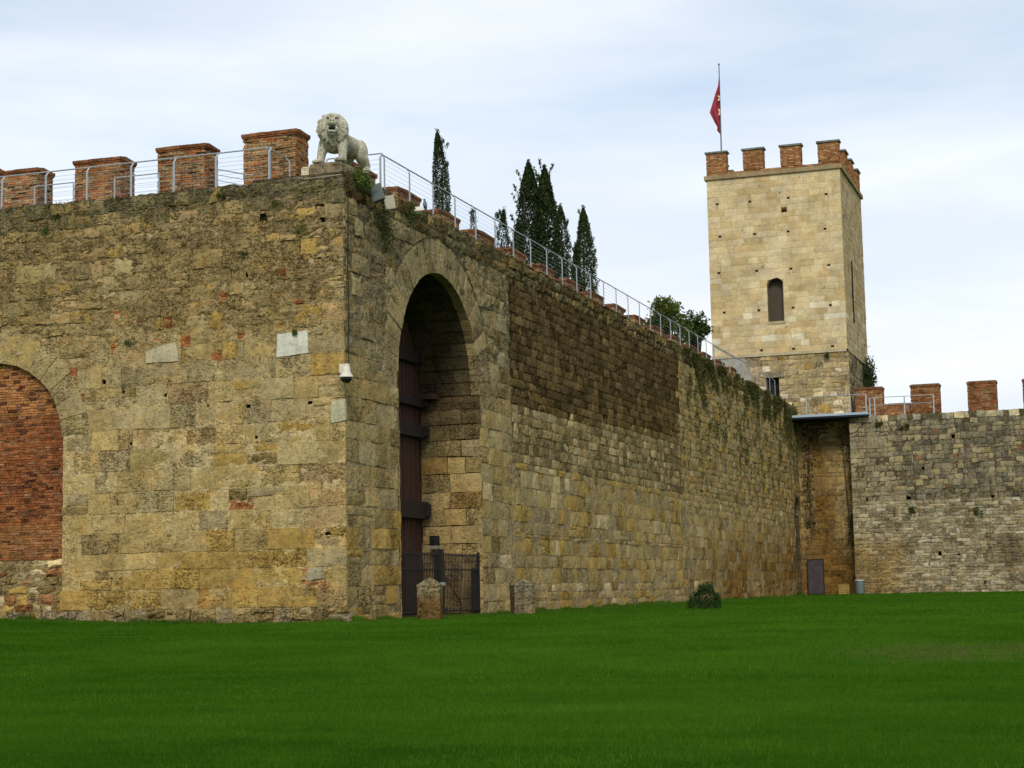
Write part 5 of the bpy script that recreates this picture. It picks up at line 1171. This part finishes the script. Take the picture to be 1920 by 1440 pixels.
# trees behind the gate wall
def cypress(px, top, bot, wpx, xx, seed, label, tips=1, lean=0.0, fork=None, n=5200, tone=1.0):
    r_ = np.random.RandomState(seed); a = pl(px, bot, 0, xx); b_ = pl(px + lean, top, 0, xx); Y_ = float(a[1]); H = float(b_[2]); dY = lean / (F_PX / depth((xx, float(a[1]), H)))
    k = F_PX / depth((xx, Y_, H)); R = 1.18 * wpx / k / 2
    root = empty('cypress_tree', (xx, Y_, 0), label, 'tree', 'cypresses behind the gate wall')
    zb = float(a[2]) - 6.0; spires = fork or [(0, 1.0, 1.0)]; allp = []; side = R0[:2]
    for (of, tp, wd) in spires:
        m_ = int(2.6 * n * wd / sum(q_[2] for q_ in spires)); f = r_.rand(m_) ** .9; Ht = zb + (H - zb) * tp; hh = H - zb
        z = zb + (Ht - zb) * f; dn = (Ht - z)                                   # metres below the tip
        env = np.clip(dn / (R * 5.2 * wd), 0, 1) ** .62 * (0.86 + .14 * np.clip(f * 3, 0, 1)) * wd
        ang = r_.rand(m_) * 2 * math.pi; lum = .62 + .76 * fbm(ang * 1.9 + seed, z * .8 + of * 3, seed, 3)
        rad = R * env * lum * np.sqrt(r_.uniform(.25, 1.0, m_))
        cx_ = of * R + dY * 0; ln = dY * np.clip(1 - dn / (hh * .45), 0, 1) ** 1.5
        allp.append(np.stack([xx + rad * np.cos(ang) + side[0] * (cx_ + ln), Y_ + rad * np.sin(ang) + side[1] * (cx_ + ln), z], -1))
        for k_ in range(int(26 * wd) + 6):                                      # sprays standing off the outline
            zz = zb + (Ht - zb) * r_.uniform(.35, .98); e_ = R * min(1, (Ht - zz) / (R * 5.2 * wd)) ** .62 * wd; an = r_.rand() * 2 * math.pi
            o_ = np.array([xx + side[0] * cx_ + e_ * .85 * math.cos(an), Y_ + side[1] * cx_ + e_ * .85 * math.sin(an), zz]); d_ = np.array([math.cos(an) * .35, math.sin(an) * .35, .9])
            allp.append(o_[None] + d_[None] * (r_.rand(46, 1) * R * .7) + r_.normal(size=(46, 3)) * .04)
        allp.append(np.array([[xx + side[0] * (cx_ + dY), Y_ + side[1] * (cx_ + dY), Ht]]) + np.clip(r_.normal(size=(320, 3)), -2, 2) * np.array([.055, .055, .30]) - np.array([[0, 0, .45]]))
    pts = np.concatenate(allp); tn = tints(len(pts), np.array((0.033, 0.055, 0.019)) * tone, r_, .5, .25)
    V, F, C = leafcloud(pts, .15 * (R / .9) ** .4, r_, tn, .55, 2.4); build_np('crown', V, F, M_LEAF, root, C)
    mb = MB(); mb.tube([(xx, Y_, -.2), (xx, Y_, zb + 1), (xx, Y_ + dY * .3, zb + (H - zb) * .8)], [.22, .16, .04], 7); build('trunk', mb, M_BARK, root)
cypress(831, 243, 405, 27, -9.0, 1, 'slim leaning cypress nearest the lion', lean=-9, n=5200)
cypress(886, 392, 430, 11, -8.0, 2, 'tiny cypress tip seen through the railing, left of the short dark cypress', n=700)
cypress(940, 398, 470, 26, -8.5, 3, 'short dark cypress left of the big twin-topped one', lean=6, n=1700)
cypress(1006, 308, 520, 82, -10.0, 4, 'big twin-topped cypress behind the gate wall', fork=[(-.22, 1.0, .72), (.40, .975, .74), (-.70, .62, .55)], n=17000)
cypress(1054, 388, 520, 34, -11.5, 5, 'slim cypress just right of the big twin-topped one', lean=0, n=3800)
cypress(1096, 393, 545, 43, -9.0, 6, 'tall cypress standing apart, nearest the tower', fork=[(0.05, 1.0, .9), (-.55, .80, .4)], n=8000, tone=1.25)
cypress(972, 420, 500, 34, -12.0, 8, 'dense low cypress filling the foot of the big one', n=2200)
def broadtree(px, top, bot, wpx, xx, seed, label, base):
    r_ = np.random.RandomState(seed); a = pl(px, bot, 0, xx); b_ = pl(px, top, 0, xx); Y_ = float(a[1]); k = F_PX / depth((xx, Y_, 10)); R = wpx / k / 2; H = float(b_[2])
    root = empty('leafy_tree', (xx, Y_, 0), label, 'tree', 'leafy trees beside the tower')
    nb = 44; c_ = r_.normal(size=(nb, 3)) * .6; c_ = c_[np.linalg.norm(c_, axis=1) < 1.15]; cz = H - R * 1.15
    pts = []; mb = MB(); mb.tube([(xx, Y_, -.2), (xx + .1, Y_, cz * .6), (xx, Y_ + .1, cz)], [.28, .2, .1], 7)
    for q in c_:
        p_ = np.array([xx, Y_, cz]) + q * np.array([R, R, R * 1.05]); m2 = r_.randint(110, 190); pts.append(p_[None] + r_.normal(size=(m2, 3)) * R * np.array([.17, .17, .15])); mb.tube([(xx, Y_, cz * .75), p_ * .6 + np.array([xx, Y_, cz]) * .4, p_], [.07, .04, .015], 4)
    tw_ = []
    for k_ in range(16):
        d = r_.normal(size=3); d[2] = abs(d[2]) + .4; d /= np.linalg.norm(d); s0 = np.array([xx, Y_, cz]) + d * R * .7
        for s_ in np.linspace(0, 1, 26): tw_.append(s0 + d * s_ * R * .55 + r_.normal(size=3) * .10)
    pts = np.concatenate(pts + [np.array(tw_)]); V, F, C = leafcloud(pts, .20, r_, tints(len(pts), base, r_, .45, .3), .1, 1.8); build_np('crown', V, F, M_LEAF, root, C); build('trunk', mb, M_BARK, root)
broadtree(1250, 566, 640, 80, -6.5, 11, 'yellow-green leafy tree behind the end of the railing', (0.085, 0.125, 0.028))
broadtree(1304, 588, 660, 52, -5.2, 12, 'darker leafy tree right beside the tower', (0.045, 0.078, 0.020))

# ------------------------------------------------------------------ grass
rg = np.random.RandomState(5)
N = 620000
r = 11.5 + (125 - 11.5) * rg.rand(N) ** 2.1; th = (rg.rand(N) - .5) * 2 * math.radians(20.5)
fx = FH[0] * np.cos(th) + R0[0] * np.sin(th); fy = FH[1] * np.cos(th) + R0[1] * np.sin(th)
x = CAM[0] + fx * r; y = CAM[1] + fy * r
ok = ~((x < 0.12) & (y > -0.10)) & (y < 72.9); x, y, r = x[ok], y[ok], r[ok]; N = len(x)
z = gz(x, y); hgt = rg.uniform(.025, .055, N) * (.75 + .5 * fbm(x * .5, y * .5, 3, 2)) * (.7 + .6 * fbm(x * 4, y * 4, 4, 2)); wd = np.maximum(.0055, r * .00030) * rg.uniform(.7, 1.3, N)
# longer unmown grass along the foot of the walls
M2 = 26000; q = rg.rand(M2); ex = np.where(q < .3, -14 * rg.rand(M2), np.where(q < .85, .16 + np.abs(rg.normal(size=M2)) * .10, 4 + 24 * rg.rand(M2)))
ey = np.where(q < .3, -.18 - np.abs(rg.normal(size=M2)) * .10, np.where(q < .85, 74 * rg.rand(M2) ** 1.5, 72.85 - np.abs(rg.normal(size=M2)) * .12))
kp = (fbm(ex * .9 + 7, ey * .9, 88, 3) > .54) & ~((ey > 3.7) & (ey < 11.3) & (ex > 0) & (ex < 1)); ex, ey = ex[kp], ey[kp]; ne = len(ex)
x = np.concatenate([x, ex]); y = np.concatenate([y, ey]); r = np.hypot(x - CAM[0], y - CAM[1]); z = gz(x, y); N = len(x)
hgt = np.concatenate([hgt, rg.uniform(.05, .15, ne) * (.5 + fbm(ex * 2, ey * 2, 89, 2))]); wd = np.concatenate([wd, rg.uniform(.012, .026, ne)])
an = rg.rand(N) * 2 * math.pi; lx = rg.normal(size=N) * .018; ly = rg.normal(size=N) * .018
V = np.stack([np.stack([x - np.cos(an) * wd / 2, y - np.sin(an) * wd / 2, z - .005], -1), np.stack([x + np.cos(an) * wd / 2, y + np.sin(an) * wd / 2, z - .005], -1), np.stack([x + lx, y + ly, z + hgt], -1)], 1).reshape(-1, 3)
pn = np.clip(.55 * fbm(x * .16, y * .16, 40, 3) + .75 * fbm(x * .9, y * .9, 43, 3) - .15, 0, 1); ca, sa = math.cos(-.33), math.sin(-.33); bn = fbm((x * ca - y * sa) * .2, (x * sa + y * ca) * .95, 41, 3)
t_ = (np.array([[.027, .090, .005]]) * (1 - pn[:, None]) + np.array([[.076, .170, .012]]) * pn[:, None]) * (.78 + .48 * bn[:, None]) * rg.uniform(.65, 1.35, (N, 1))
dry = rg.rand(N) < .012; t_[dry] = np.array([.12, .14, .03])
dx_, dy_ = x - WP_[0], y - WP_[1]; dl_ = np.hypot((dx_ * ca - dy_ * sa) * .40, (dx_ * sa + dy_ * ca) * .34)
wn_ = np.clip(1.25 * (1 - dl_), 0, 1) * np.clip((fbm(x * 1.6, y * 1.6, 97, 3) - .36) * 5, 0, 1); wn_ = np.maximum(wn_, np.clip((y + 1.0) / .8, 0, 1) * (x < .6) * (y < 0) * np.clip((fbm(x * 1.4, y * 1.4, 98, 3) - .35) * 5, 0, 1))
brn = (rg.rand(N) < wn_ * .45); t_[brn] = np.array([.17, .13, .045]) * rg.uniform(.6, 1.3, (int(brn.sum()), 1))
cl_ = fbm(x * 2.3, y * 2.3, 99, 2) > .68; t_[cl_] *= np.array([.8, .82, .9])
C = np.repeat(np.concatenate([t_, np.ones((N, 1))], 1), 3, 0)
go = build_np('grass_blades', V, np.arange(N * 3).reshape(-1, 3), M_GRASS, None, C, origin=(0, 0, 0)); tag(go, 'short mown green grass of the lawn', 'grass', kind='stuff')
